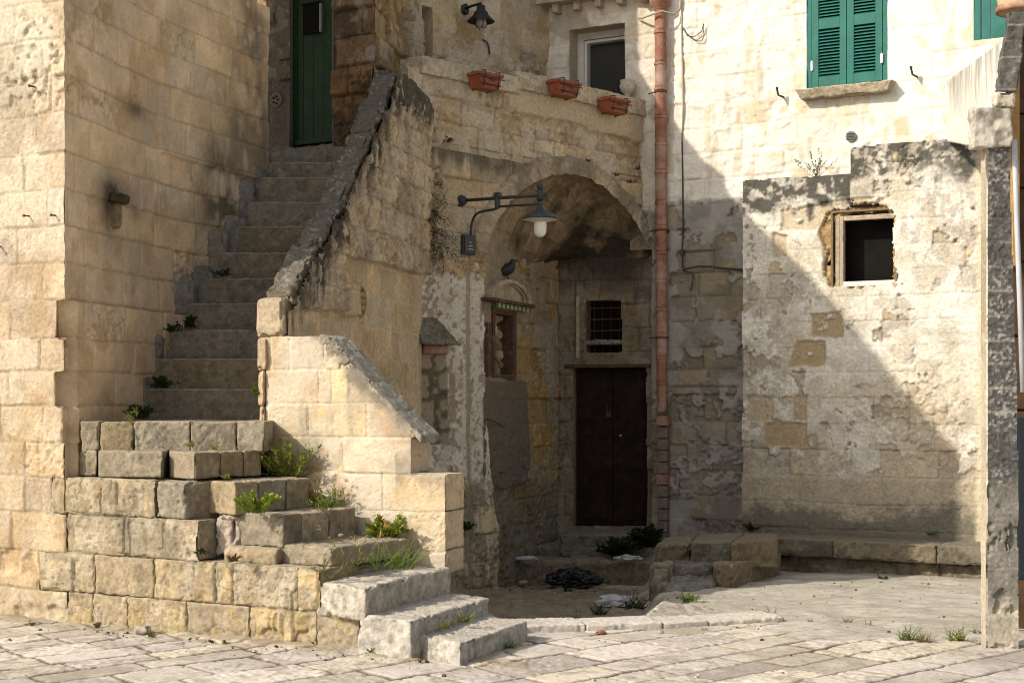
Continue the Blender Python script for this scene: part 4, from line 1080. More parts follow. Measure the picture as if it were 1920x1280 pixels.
# steps inside the niche
cNi = stonecol((.24, .20, .145), .12, .1, .2, .55, (.28, .235, .17))
nb = []
def npt(x, y, z): return P(x, y, dep(y, z))[:2]
nb.append(block_arr(plan_block([npt(1049, 1004, .06), npt(1206, 1004, .06), BK.pt(1.30, 0, -.25)[:2], BK.pt(.22, 0, -.25)[:2]], -.2, .075), .03, .014, .008, 170, .02, .012, cNi))
nb.append(block_arr(plan_block([(-.15, 15.95), (1.75, 15.75), (1.9, 17.3), (.4, 17.4)], -.6, -.17), .05, .016, .014, 171, .04, .04, cNi))
nb.append(block_arr(plan_block([(.25, 16.45), (1.7, 16.2), (1.9, 17.3), (.4, 17.4)], -.6, -.06), .06, .016, .014, 172, .04, .03, cNi))
blocks_obj('entrance_step', nb, M['rough'], arch)
# terrace: capping slabs of its parapet, floor, back wall with two windows
cLd = stonecol((.58, .485, .345), .08, .06, 0, .30, (.24, .205, .15))
lb = []
def ledge(ua, ub, za, zb_, seed, n, f1=.055):
    for k in range(n):
        a = ua+(ub-ua)*k/n+.002; b = ua+(ub-ua)*(k+1)/n-.002
        lb.append(block_arr(wall_block(AW, a, b, za, zb_, -.28, f1), .006, .011, .003, seed+k, .012, .003, cLd))
ledge(-.12, 1.30, 4.84, 5.02, 180, 2); ledge(1.23, 3.42, 4.90, 5.095, 185, 3)
blocks_obj('terrace_coping', lb, M['stone'], arch)
inner('terrace_parapet_back', AW, [-.2, 1.26, 1.262, 3.46], [4.86, 4.86, 4.93, 4.93], -.26, M['rough'], arch, (.3, .24, .16), 4.2)
a = [AW.pt(-.3, 4.2, 0), AW.pt(3.46, 4.2, 0), np.array([1.75, 16.9, 4.2]), np.array([.45, 17.5, 4.2]), np.array([-1.1, 15.9, 4.2])]
mesh_obj('terrace_floor', a, [(0, 1, 2, 3, 4)], M['rough'], arch, np.ones((5, 3))*.3, smooth=False)
zc_t = [4., 4.3, 4.58, 4.87, 5.15, 5.44, 5.72, 6.0, 6.3, 6.6, 6.9, 7.2]
W1 = T1.poly([(786, 12), (812, 15), (812, 112), (786, 112)]); W1 = [(W1[0][0]+.02, 4.5), (W1[1][0], 4.5), (W1[1][0], W1[1][1]), (W1[0][0]+.02, W1[1][1])]
def t1_extra(u, z, h, c, m):
    b = fbm(u, z, 2.6, 5, 191); d = fbm(u, z, 8., 4, 192); s_ = fbm(u*2.5, z*.7, 4., 4, 193)
    c = mixc(c, (.60, .53, .42), .75*ss(b*.7+s_*.3, .47, .6)); h = h+.01*ss(b, .5, .55)
    pit = ss(fbm(u, z, 16., 4, 194), .5, .64)*ss(u, 1.0, 1.6)*ss(5.75-z, -.3, .5)
    h = h-.025*pit; c = c*(1-.35*pit)[..., None]
    return h, c
t1f = tuff_fn(zc_t, auto_uj(zc_t, -.4, 3., .5, .4, 71), 71, (.49, .40, .275), .008, .008, .005, .2, (.48, .40, .29), .5, extra=t1_extra, boff=.006)
wall_face('terrace_side_wall', T1, -.05, 2.14, 4.2, 7., .0145, t1f, M['stone'], arch, lambda u, z: ~in_poly(u, z, W1))
q0, q1, q2, q3 = rect(W1)
reveal('side_window_reveal', T1, W1, .26, M['stone'], arch, (.62, .52, .38))
sw_ = MB().bar(T1, q0, q1, q2, q3, -.28, -.26).build('side_window', M['pane'], arch)
MB().bar(T1, q0, q0+.09, q2, q3, -.259, -.18).build('window_frame', M['whitepaint'], sw_)

# ================================================================== whitewashed house
white = thing('white_house', 'whitewashed stone house with teal shutters at the upper right, bare grey stone low down', 'house', (3.5, 15.9, -.3))
zc_w = [-.9, -.6, -.33, -.05, .24, .52, .8, 1.09, 1.36, 1.66, 1.95, 2.2, 2.5, 2.78, 3.05, 3.3, 3.56, 3.84, 4.12, 4.42, 4.7, 5.0, 5.28, 5.57, 5.86, 6.15, 6.45, 6.75, 7.1]
SHW = WW.poly([(1512, -40), (1666, -40), (1664, 153), (1514, 168)]); sh0, sh1 = WW.u(1513), WW.u(1665); shz = (SHW[2][1]+SHW[3][1])/2; shz1 = 6.9
BW = WW.poly([(1066, 55), (1172, 45), (1172, 200), (1066, 200)]); bw0, bw1 = WW.u(1068), WW.u(1172); bwz0, bwz1 = 4.35, (BW[0][1]+BW[1][1])/2
GDR = (WW.u(1826), WW.u(1880)); 
def ww_extra(u, z, h, c, m):
    b = fbm(u, z, 2.2, 5, 211); d = fbm(u, z, 7., 5, 212); e = fbm(u, z, 19., 4, 213)
    lim = 3.84+(b-.5)*.5+.0*u
    wh = ss(z-lim+ (d-.5)*.12, -.05, .05)
    lump = (b-.5)*.045+(d-.5)*.020+(ss(d, .50, .6)-.5)*.007+(e-.5)*.007
    rgh = 1-.55*ss(u, 1.7, 2.4)*(z > 4.4)
    cw = np.asarray(WHITE, F32)*np.ones_like(c)*(.88+.2*d)[..., None]
    cw = mixc(cw, (.62, .55, .44), .30*ss(b*.5+d*.3+e*.2, .50, .64)); cw = mixc(cw, (.52, .42, .28), .5*ss(fbm(u*2.6, z*.7, 3.3, 5, 219), .58, .72)); cw = mixc(cw, (.62, .50, .33), .7*ss(fbm(u, z, 3.7, 5, 214), .63, .72))
    # faint courses show through the limewash
    je = np.exp(-(m['dj']/.008)**2)*ss(fbm(u, z, 1.6, 3, 215), .40, .55)
    cw = mixc(cw, (.60, .49, .33), .35*je)
    tanb = soft(WW, u, z, [(1675, 222), (1704, 216), (1706, 256), (1680, 262)], .01, 6., 21)
    cw = mixc(cw, (.58, .46, .30), .8*tanb)
    rust = blob(WW, u, z, 1385, 222, 5, 18)+.7*blob(WW, u, z, 1470, 285, 40, 16)*ss(d, .5, .6)
    cw = mixc(cw, (.48, .34, .17), np.clip(.8*rust, 0, 1))
    strk = ss(fbm(u*6., z*.5, 3., 3, 216), .55, .7)*blob(WW, u, z, 1590, 215, 80, 25)
    cw = mixc(cw, (.62, .50, .30), .5*strk)
    h = h*(1-.75*wh)+wh*(.016+lump*rgh-.006*je)
    # bare grey stone below
    cg = c*np.array([.60, .60, .60], F32)
    kk = (b*.5+d*.5)-.52
    hg, cg = plaster(u, z, h, cg, np.where(z < 1.85, kk+.035, kk-.015), (.34, .315, .275), .012, 9)
    cg = mixc(cg, (.155, .14, .115), .5*ss(fbm(u, z, 4., 4, 217), .52, .66))
    er = (z < 1.6) & (z > .45); cg = np.where(er[..., None], mixc(cg, (.13, .115, .095), .5*ss(e*.3+d*.4+b*.3, .53, .62)), cg); hg = hg-np.where(er, .030*ss(e*.3+d*.4+b*.3, .52, .62), 0)
    bl = soft(WW, u, z, [(1345, 905), (1385, 908), (1382, 1000), (1330, 1000)], .02, 5., 22); cg = mixc(cg, (.20, .17, .145), .7*bl)
    crk = np.exp(-((z-1.755+.01*(d-.5))/.010)**2)*(u > .12)*(u < .95); hg = hg-.02*crk; cg = mixc(cg, (.07, .055, .045), .7*crk)
    h = np.where(wh > .5, h, hg); c = cw*wh[..., None]+cg*(1-wh[..., None])
    # creamy, dirtier wall of the terrace to the left of the pipe
    t = 1-ss(u, -.05, .03); c = mixc(c, np.asarray((.60, .53, .42), F32)*.98, .75*t*wh*ss(d, .2, .6)); c = mixc(c, (.30, .25, .18), .6*t*ss(fbm(u, z, 3., 4, 218), .52, .68))
    return h, c
wwf = tuff_fn(zc_w, auto_uj(zc_w, -1.8, 5., .48, .4, 81), 81, (.50, .42, .31), .010, .014, .008, .3, None, .5, v=.12, extra=ww_extra, boff=.02)
WL = -1.52
def ww_mask(u, z):
    return ((u > -.12) | ((u > -.40) & (z > 3.35)) | (z > 4.2)) & ~((u > sh0) & (u < sh1) & (z > shz)) & ~((u > bw0) & (u < bw1) & (z < bwz1)) & ~((u > GDR[0]) & (z > 5.35))
wall_face('wall', WW, WL, 3.95, -.75, 7.0, .0135, wwf, M['white'], white, ww_mask)
# shuttered window
def shutters():
    sh = MB(); u0, u1, z0, z1 = sh0, sh1, shz, shz1
    fw = .055
    sh.bar(WW, u0, u0+fw, z0, z1, -.06, .005).bar(WW, u1-fw, u1, z0, z1, -.06, .005)
    fo = sh.build('window_frame', M['shutter'], white, bevel=.003)
    a0 = u0+fw+.003; a1 = u1-fw-.003; mid = (a0+a1)/2; st = .075
    zr = WW.uz(1590, 40)[1]   # middle rail
    for (p, q) in ((a0, mid-.003), (mid+.003, a1)):
        s_ = MB(); o0, o1 = -.045, .012
        s_.bar(WW, p, p+st, z0+.012, z1, o0, o1).bar(WW, q-st, q, z0+.012, z1, o0, o1)
        s_.bar(WW, p+st, q-st, z0+.012, z0+.115, o0, o1-.003).bar(WW, p+st, q-st, zr-.055, zr+.055, o0, o1-.003)
        leaf = s_.build('shutter', M['shutter'], white, bevel=.003)
        sl = MB()
        for (za, zb_) in ((z0+.115, zr-.055), (zr+.055, z1)):
            n = int((zb_-za)/.0335)
            for k in range(n):
                zz = za+(k+.5)*(zb_-za)/n
                c = [WW.pt(p+st, zz-.019, .004), WW.pt(q-st, zz-.019, .004), WW.pt(q-st, zz+.008, -.036), WW.pt(p+st, zz+.008, -.036)]
                sl.hexa(c+[v+np.array([0, 0, .008]) for v in c])
        sl.build('slats', M['shutter'], leaf)
        e = MB().bar(WW, p+st, q-st, z0+.1, z1, -.046, -.043).build('backing', M['void'], leaf)
        for zz in (z0+.25, z0+1.12):
            hu = p+.004 if p < mid-.1 else q-.004
            MB().bar(WW, hu-.014, hu+.014, zz-.05, zz+.05, .012, .022).tube([WW.pt(hu, zz-.055, .022), WW.pt(hu, zz+.055, .022)], .008, 6).build('hinge', M['galv'], leaf)
    return fo
shutters()
ua, za = WW.uz(1506, 186); ub, zb_ = WW.uz(1672, 160)
blocks_obj('window_sill', [block_arr([WW.pt(sh0-.03, shz-.135, .145), WW.pt(sh1+.03, shz-.135, .145), WW.pt(sh1+.03, shz-.135, -.05), WW.pt(sh0-.03, shz-.135, -.05),
                                      WW.pt(sh0-.09, shz-.02, .18), WW.pt(sh1+.09, shz-.02, .18), WW.pt(sh1+.09, shz+.0, -.05), WW.pt(sh0-.09, shz+.0, -.05)], .012, .012, .006, 220, .014, .006, stonecol((.52, .43, .30), .1, .1, .3, .3, (.62, .57, .47)))], M['stone'], white)
u_, z_ = WW.uz(1597, 257)
MB().tube([WW.pt(u_, z_, -.02), WW.pt(u_, z_, .045)], .058, 24).build('vent_cap', m_plain('grey_vent_plastic', (.16, .17, .17), .6, 0, .2, 25), white, bevel=.004)
vv = MB()
for k in range(5): vv.bar(WW, u_-.042, u_+.042, z_-.038+k*.016, z_-.031+k*.016, .044, .050)
vv.build('vent_slats', M['iron'], white)
for x, y in ((1466, 180), (1716, 142)):
    u_, z_ = WW.uz(x, y)
    MB().tube([WW.pt(u_+.03, z_-.02, -.01), WW.pt(u_+.015, z_-.02, .08), WW.pt(u_, z_-.015, .13), WW.pt(u_-.012, z_+.05, .14)], .011, 8).ball(WW.pt(u_-.012, z_+.06, .14), .016, 8, 6).build('shutter_hook', M['iron'], white)
# teal door at the far right
gd = MB().bar(WW, GDR[0], GDR[0]+.07, 5.3, 7., -.06, .006).bar(WW, GDR[0]+.08, GDR[0]+.17, 5.3, 7., -.055, -.005).bar(WW, GDR[0]+.18, GDR[0]+.9, 5.3, 7., -.055, -.012)
gd.build('teal_door', M['shutter'], white, bevel=.004)
# big terrace window
bwin = MB().bar(WW, bw0, bw1+.0, bwz0, bwz1, -.34, -.31).build('terrace_window', M['pane'], white)
reveal('terrace_window_reveal', WW, [(bw0, bwz0), (bw1, bwz1)], .35, M['stone'], white, (.50, .42, .31))
fb = MB(); fb.bar(WW, bw0, bw0+.085, bwz0, bwz1, -.31, -.22).bar(WW, bw0+.085, bw1, bwz1-.085, bwz1, -.309, -.22).bar(WW, bw0+.10, bw0+.135, bwz0, bwz1-.1, -.305, -.20).bar(WW, bw0+.135, bw1, bwz1-.135, bwz1-.10, -.305, -.20)
fb.build('window_frame', M['whitepaint'], bwin, bevel=.004)
MB().bar(WW, WL, -.10, bwz1+.30, bwz1+.36, -.05, .22).build('cornice', m_plain('cornice_stone', (.40, .33, .23), .9, 0, .3, 8, .5), white)
for k in range(5):
    MB().bar(WW, -1.35+k*.28, -1.27+k*.28, bwz1+.19, bwz1+.30, -.05, .15).build('corbel', M['oldwood'], white, bevel=.01)

# ================================================================== green-door house above the stairs
uh = thing('upper_house', 'dark stained house at the head of the stairs around a narrow green door', 'house', (-1.9, 14.5, 3.9))
gdl = GD.poly([(543, 0), (622, 0), (620, 262), (546, 274)]); gu0, gu1 = GD.u(544), GD.u(621); gz0 = (gdl[2][1]+gdl[3][1])/2
zc_g = [3.2, 3.5, 3.78, 4.06, 4.35, 4.64, 4.93, 5.22, 5.5, 5.8, 6.1, 6.4, 6.7, 7.]
def gd_extra(u, z, h, c, m):
    b = fbm(u, z, 2.8, 5, 231); d = fbm(u, z, 9., 4, 232)
    lf = u < gu0
    c = np.where(lf[..., None], mixc(c, (.16, .145, .12), .8*ss(b+.2, .4, .6)), mixc(c*np.array([.75, .62, .5], F32), (.06, .05, .038), .65*ss(b*.6+d*.4, .46, .6)))
    c = mixc(c, (.40, .38, .34), .5*ss(fbm(u, z, 7., 4, 233), .60, .70)*(z > 4.9))
    h = np.where(lf, h*.4, h*1.3)
    return h, c
gdf = tuff_fn(zc_g, auto_uj(zc_g, -2.5, .5, .42, .3, 91), 91, (.33, .26, .18), .012, .016, .010, .3, None, .5, extra=gd_extra, boff=.02)
wall_face('wall', GD, -1.75, .0, 3.6, 6.95, .0135, gdf, M['rough'], uh, lambda u, z: ~((u > gu0) & (u < gu1) & (z > gz0-.08)))
def ps_extra(u, z, h, c, m):
    b = fbm(u, z, 3.2, 5, 235); d = fbm(u, z, 10., 4, 236)
    c = mixc(c, (.42, .27, .10), .7*ss(b, .47, .6)); c = mixc(c, (.52, .46, .36), .7*ss(u+(d-.5)*.6, .95, 1.3)); c = mixc(c, (.09, .075, .055), .5*ss(d+.2*b, .62, .74))
    h = h+.05*ss(u+(d-.5)*.5, 1., 1.2)
    return h, c
psf = tuff_fn(zc_g, auto_uj(zc_g, -.3, 2., .6, .3, 93), 93, (.42, .31, .18), .012, .016, .012, .45, None, .5, extra=ps_extra, boff=.03)
wall_face('flank_wall', PS, .0, 1.76, 3.4, 6.95, .0135, psf, M['rough'], uh)
MB().bar(GD, gu0-.04, gu1+.04, gz0-.35, 7., -.16, -.14).build('dark_backing', M['void'], uh)  # near-black panel added to close off sky behind the green door
reveal('door_reveal', GD, [(gu0, gz0-.08), (gu1, 7.)], .12, M['rough'], uh, (.16, .14, .11))
gdm = MB()
for k in range(4):
    a = gu0+(gu1-gu0)*k/4; gdm.bar(GD, a+.002, a+(gu1-gu0)/4-.002, gz0, 7., -.09, -.05)
gdm.bar(GD, gu0, gu1, gz0, gz0+.05, -.06, -.035).bar(GD, gu0, gu0+.05, gz0+.05, 7., -.06, -.04).bar(GD, gu1-.05, gu1, gz0+.05, 7., -.06, -.04)
gdo = gdm.build('green_door', M['green_door'], uh, bevel=.003)
bx0, bx1 = GD.u(565), GD.u(597); bz0 = GD.uz(580, 62)[1]; bz1 = GD.uz(580, 8)[1]
MB().bar(GD, bx0, bx1, bz0, bz1, -.06, -.02).bar(GD, bx0-.01, bx1+.01, bz1, bz1+.02, -.06, -.01).build('letterbox', M['void'], gdo, bevel=.004)
MB().bar(GD, bx1, bx1+.012, bz0, bz1, -.05, -.018).build('letterbox_rim', M['galv'], gdo)
blocks_obj('door_sill', [block_arr(wall_block(GD, gu0+.02, gu1+.05, gz0-.14, gz0-.01, -.25, -.05), .015, .012, .008, 240, .01, .0, stonecol((.36, .26, .14), .1, .1, 0, .3))], M['stone'], uh)
u_, z_ = GD.uz(518, 188)
MB().lathe(GD.pt(u_, z_, 0), [(.075, -.01), (.075, .012), (.06, .016), (.055, .008), (.0001, .008)], 20, (GD.n[0], GD.n[1], 0)).build('round_vent', m_plain('old_vent', (.22, .20, .16), .9, 0, .2, 30), uh)
vb = MB()
for k in range(5):
    vb.ball(GD.pt(u_+.03*math.cos(k*1.256), z_+.035*math.sin(k*1.256), .01), .011, 6, 5)
vb.build('vent_holes', M['void'], uh)
u_, z_ = GD.uz(505, 34); mp = MB().bar(GD, u_-.055, u_+.05, z_-.05, z_+.05, -.01, .05).build('doorbell_plate', m_plain('grey_plastic', (.28, .29, .28), .5, 0, .1, 10), uh, bevel=.005)
MB().bar(GD, u_-.01, u_+.035, z_-.02, z_+.03, .05, .056).build('doorbell_button', M['iron'], mp)
for y in (112, 150): MB().bar(GD, GD.u(526), gu0, GD.uz(535, y)[1]-.006, GD.uz(535, y)[1]+.006, -.02, .02).build('iron_strap', M['rust'], uh)

q_ = GD.pt(-1.75, 0, 0)
mesh_obj('side_sun_screen', [(q_[0], q_[1], -.5), (q_[0]+1.9, q_[1]+4.6, -.5), (q_[0]+1.9, q_[1]+4.6, 7.), (q_[0], q_[1], 7.)], np.array([[0, 1, 2, 3]]), M['stone'], uh, np.ones((4, 3))*np.array(TUFF2), smooth=False)  # added unseen sheet, stops sun leaking into the niche

# ================================================================== stepped annex
anx = thing('stepped_annex', 'low peeling limewashed outbuilding with stepped top and small broken window, lit by sun', 'outbuilding', (4., 15.4, -.3))
zA = [AN.uz(x, y)[1] for x, y in ((1500, 333), (1700, 268))]
AX = [AN.u(x) for x in (1393, 1595, 1818, 1900)]
WA = AN.poly([(1578, 418), (1672, 410), (1672, 527), (1580, 527)])
HOLA = AN.poly([(1562, 408), (1590, 402), (1600, 392), (1618, 398), (1655, 392), (1671, 398), (1674, 430), (1671, 470), (1674, 530), (1640, 530), (1562, 530), (1560, 500), (1545, 497), (1560, 480), (1557, 440)])
HOLO = AN.poly([(1545, 400), (1590, 390), (1600, 378), (1635, 385), (1665, 384), (1676, 398), (1678, 530), (1600, 540), (1556, 535), (1540, 500), (1552, 470), (1535, 440)])
zc_a = [-.9, -.6, -.33, -.05, .22, .50, .79, 1.07, 1.35, 1.63, 1.90, 2.17, 2.44, 2.70, 2.97, 3.23, 3.50, 3.78, 4.1, 4.5]
def an_extra(u, z, h, c, m):
    b = fbm(u, z, 2.1, 5, 251); d = fbm(u, z, 7.5, 5, 252); e = fbm(u, z, 20., 4, 253); s_ = fbm(u*3., z*.6, 4., 4, 254)
    c = c*np.array([1., .97, .92], F32)
    k = (b*.48+d*.40+e*.12)-.478+.05*ss(z, 1.2, 2.6)-.20*(1-ss(z, .45, 1.25))+.05*ss(u, 1.2, 1.9)-.10*(1-ss(u, .5, .75))*(1-ss(z, 1.5, 1.75))-.06*blob(AN, u, z, 1750, 500, 100, 60)
    h, c = plaster(u, z, h, c, k, (.69, .65, .57), .012, 13); c = mixc(c, (.38, .28, .16), .55*(1-ss(u+(d-.5)*.4, .55, .8))*(1-ss(z+(b-.5)*.3, 1.55, 1.8)))
    c = mixc(c, (.34, .29, .215), .55*ss(fbm(u, z, 4.2, 5, 255), .50, .64)); c = mixc(c, (.22, .19, .15), .5*ss(fbm(u, z, 1.5, 4, 266), .50, .62)*ss(e+.3*d, .6, .75)); c = mixc(c, (.58, .49, .35), .35*ss(fbm(u, z, 2.9, 4, 256), .55, .68))
    jn = np.exp(-(m['dj']/.008)**2)*ss(fbm(u, z, 2.3, 3, 267), .42, .58); h = h-.005*jn; c = c*(1-.16*jn)[..., None]
    # exposed ochre stones
    for pts, kk in (([(1519, 587), (1580, 584), (1582, 632), (1524, 634)], .95), ([(1493, 640), (1547, 638), (1546, 686), (1480, 688)], .95), ([(1447, 436), (1476, 440), (1476, 482), (1449, 484)], .8), ([(1464, 388), (1555, 382), (1560, 430), (1466, 432)], .65),
                    ([(1432, 792), (1514, 792), (1514, 838), (1434, 836)], .85), ([(1488, 740), (1514, 740), (1514, 788), (1488, 788)], .85), ([(1400, 742), (1450, 742), (1450, 790), (1400, 790)], .6), ([(1540, 380), (1605, 370), (1660, 372), (1640, 400), (1560, 420), (1560, 520), (1546, 520)], .6)):
        q = soft(AN, u, z, pts, .018, 9., int(pts[0][0]), 1)*ss(e*.5+d*.5, .30, .42)
        c = mixc(c, np.asarray((.33, .225, .10) if kk > .8 else (.43, .32, .18))*1., kk*q); h = h*(1-q)-.020*q+(e-.5)*.012*q
    # eroded crusts low on the right
    er = np.clip(blob(AN, u, z, 1740, 790, 80, 110)+.7*blob(AN, u, z, 1620, 760, 70, 60), 0, 1); cl, r = cell(u, z, 8., 257)
    h = h+er*(.022*ss(.42-cl, 0, .12)*(r > .35)-.02*ss(d, .5, .62)); c = mixc(c, (.50, .40, .27), .6*er*ss(d+.3*e, .58, .72))
    # damp band above the bench, tan ashlar course
    bd = ss(.78-z, -.05, .04); h = h*(1-.4*bd)+.035*bd
    c = c*(1-bd[..., None])+(np.asarray((.40, .335, .235), F32)*(.75+.5*d)[..., None])*bd[..., None]
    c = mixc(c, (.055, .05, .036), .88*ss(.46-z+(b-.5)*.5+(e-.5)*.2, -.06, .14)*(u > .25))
    c = mixc(c, (.20, .135, .06), .55*ss(d, .46, .58)*(1-ss(u, .35, .75))*(z < .95))
    c = (c*.80+np.asarray((.57, .51, .41), F32)*.20)*(1.14-.16*(1-ss(z, .7, 1.8)))[..., None]
    # black lichen under the stepped top, in blotches
    top = np.where(u < AX[1], zA[0], zA[1]); dt = top-z
    k2 = ss(.36-dt+(b-.5)*.40+(d-.5)*.35+(s_-.5)*.18, -.03, .12)
    blotch = ss(d*.55+e*.45, .34, .52)
    c = mixc(c, (.075, .070, .058), .95*k2*(.30+.70*blotch)); 
    wl = blob(AN, u, z, 1745, 335, 45, 30)*ss(cell(u, z, 9., 258)[0], .2, .5); c = mixc(c, (.62, .59, .52), .5*np.clip(wl, 0, 1))
    c = mixc(c, (.72, .62, .44), .7*ss(u-AN.u(1825), 0, .06))
    ho = in_poly(u+(d-.5)*.10, z+(e-.5)*.08, HOLO); c = np.where(ho[..., None], np.asarray((.42, .29, .14), F32)*(.5+.8*e)[..., None], c); h = np.where(ho, -.05+(e-.5)*.06, h)
    return h, c
anf = tuff_fn(zc_a, auto_uj(zc_a, -.3, 5., .44, .45, 101), 101, (.46, .40, .315), .008, .012, .006, .3, None, .5, v=.22, warm=.2, extra=an_extra, boff=.010)
def an_mask(u, z):
    w = (fbm(u, z, 6., 3, 259)-.5)*.05
    e = (fbm(u, z, 20., 3, 260)-.5)*.05
    return (z < np.where(u < AX[1], zA[0], zA[1])+w*.6) & (u > AX[0]+w*.5) & ~in_poly(u+e, z+e, HOLA)
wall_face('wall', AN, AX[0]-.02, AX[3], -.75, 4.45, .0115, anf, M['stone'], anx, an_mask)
cAT = stonecol((.10, .095, .08), .1, .05, 0, .4, None, .5)
blocks_obj('wall_top', [block_arr(wall_block(AN, AX[0]+.01, AX[1], zA[0]-.25, zA[0]+.008, -.29, -.012), .02, .02, .008, 262, .02, .0, cAT), block_arr(wall_block(AN, AX[1]+.005, AX[3], zA[1]-.25, zA[1]+.008, -.29, -.012), .02, .02, .008, 263, .02, .0, cAT)], M['rough'], anx)
wu0, wu1, wz0, wz1 = rect(WA)
wv = MB().bar(AN, wu0-.15, wu1+.12, wz0-.12, wz1+.15, -.285, -.27).bar(AN, wu0-.15, wu1+.12, wz1+.15, wz1+.17, -.27, -.03).build('window_opening', M['void'], anx)
wf = MB().bar(AN, wu0-.075, wu0-.03, wz0-.06, wz1+.06, -.12, -.03).bar(AN, wu0-.025, wu0+.015, wz0-.04, wz1+.06, -.10, -.015).bar(AN, wu0+.015, wu1+.03, wz1+.01, wz1+.06, -.10, -.02)
wf.build('window_frame', M['oldwood'], wv, bevel=.004)
MB().bar(AN, wu0+.015, wu1+.03, wz0-.04, wz0+.015, -.10, -.012).build('window_rail', M['whitepaint'], wv, bevel=.004)
reveal('window_reveal', AN, [(wu0-.10, wz0-.06), (wu1+.03, wz1+.10)], .27, M['rough'], anx, (.24, .17, .10))

# ================================================================== stone bench along the annex
bench = thing('stone_bench', 'long low stone bench of mossy slabs against the annex, stepping down at its left end', 'bench', (4., 14.9, -.3))
cB = stonecol((.22, .185, .13), .08, .10, .35, .6, (.26, .225, .165), .15); cBr = stonecol((.25, .185, .11), .15, .1, .15, .55, (.27, .23, .17)); cB2 = stonecol((.36, .32, .26), .1, .08, .15, .4)
bl = []
bu = [AN.u(x) for x in (1392, 1468, 1590, 1778, 1895)]
for i in range(4):
    bl.append(block_arr(wall_block(AN, bu[i]+.001, bu[i+1]-.001, -.03, .155, -.02, .58+.006*(i % 3)), .020, .0115, .008, 300+i, .022, .010, cB))
blocks_obj('seat_slab', bl, M['rough'], bench)
bl = [block_arr(wall_block(AN, bu[1]-.1, bu[3], -.7, -.035, -.02, .44), .03, .0125, .014, 310, .02, .03, cB), block_arr(wall_block(AN, bu[3]+.001, bu[4], -.7, -.035, -.02, .435), .03, .0125, .014, 311, .02, .03, cB)]
blocks_obj('base_wall', bl, M['rough'], bench)
def bp_(x, y, z): return npt(x, y, z)
cB3 = stonecol((.27, .245, .20), .1, .06, .15, .5)
e = [block_arr(plan_block([bp_(1371, 1016, .25), bp_(1458, 1010, .25), bp_(1456, 997, .25), bp_(1396, 997, .25)], -.02, .242), .010, .011, .008, 320, .022, .012, cBr),
     block_arr(plan_block([bp_(1295, 1017, .24), bp_(1370.5, 1016, .24), bp_(1396, 998, .24), bp_(1310, 1000, .24)], .0, .240), .010, .011, .008, 321, .022, .012, cB),
     block_arr(plan_block([bp_(1226, 1019, .22), bp_(1294.6, 1018, .22), bp_(1308, 1001, .22), bp_(1255, 1002, .22)], -.02, .215), .035, .0115, .014, 322, .05, .02, cBr),
     block_arr(plan_block([bp_(1336, 1054, .08), bp_(1373, 1058, .08), bp_(1465, 1030, .08), bp_(1380, 1020, .08)], -.7, .075), .018, .0115, .012, 323, .03, .014, cBr),
     block_arr(plan_block([bp_(1262, 1058, .06), bp_(1335, 1055, .06), bp_(1380, 1022, .06), bp_(1262, 1022, .06)], -.7, .055), .03, .0115, .014, 324, .04, .02, cB3),
     block_arr(plan_block([bp_(1219, 1058, .05), bp_(1260, 1059, .05), bp_(1270, 1024, .05), bp_(1232, 1024, .05)], -.8, .05), .04, .0115, .018, 325, .05, .03, cB2),
     block_arr(plan_block([bp_(1217, 1100, -.16), bp_(1256, 1112, -.16), bp_(1262, 1062, -.16), bp_(1222, 1062, -.16)], -.8, -.10), .05, .0115, .02, 326, .05, .03, cB3)]
blocks_obj('end_blocks', e, M['rough'], bench)
q = [bp_(1243, 1128, -.17), bp_(1342, 1112, -.17), bp_(1345, 1075, -.17), bp_(1268, 1070, -.17)]
bo = block_arr([(*v, -.5) for v in q]+[(*q[0], -.14), (*q[1], -.08), (*q[2], .06), (*q[3], .05)], .06, .0115, .022, 331, .06, .04, cB3)
o = blocks_obj('boulder', [bo], M['rough']); tag(o, 'grey sloping boulder in shade, leaning on the left end of the stone bench', 'boulder')
def cfl(V, Nn, seed):
    n = fbm3(V, 5., 4, seed); c = np.asarray((.47, .42, .345), F32)*(.75+.5*n)[:, None]; return mixc(c, (.27, .235, .18), .5*ss(fbm3(V, 14., 4, seed+3), .52, .66))
cq = [pxy(1190, 1160, .03), pxy(1400, 1166, .0), pxy(1420, 1126, .0), pxy(1236, 1126, .03)]
o = blocks_obj('concrete_floor', [block_arr([(*v, -.5) for v in cq]+[(*cq[0], .03), (*cq[1], -.09), (*cq[2], -.10), (*cq[3], .045)], .06, .012, .006, 335, .02, .014, cfl)], M['pave']); o['kind'] = 'structure'

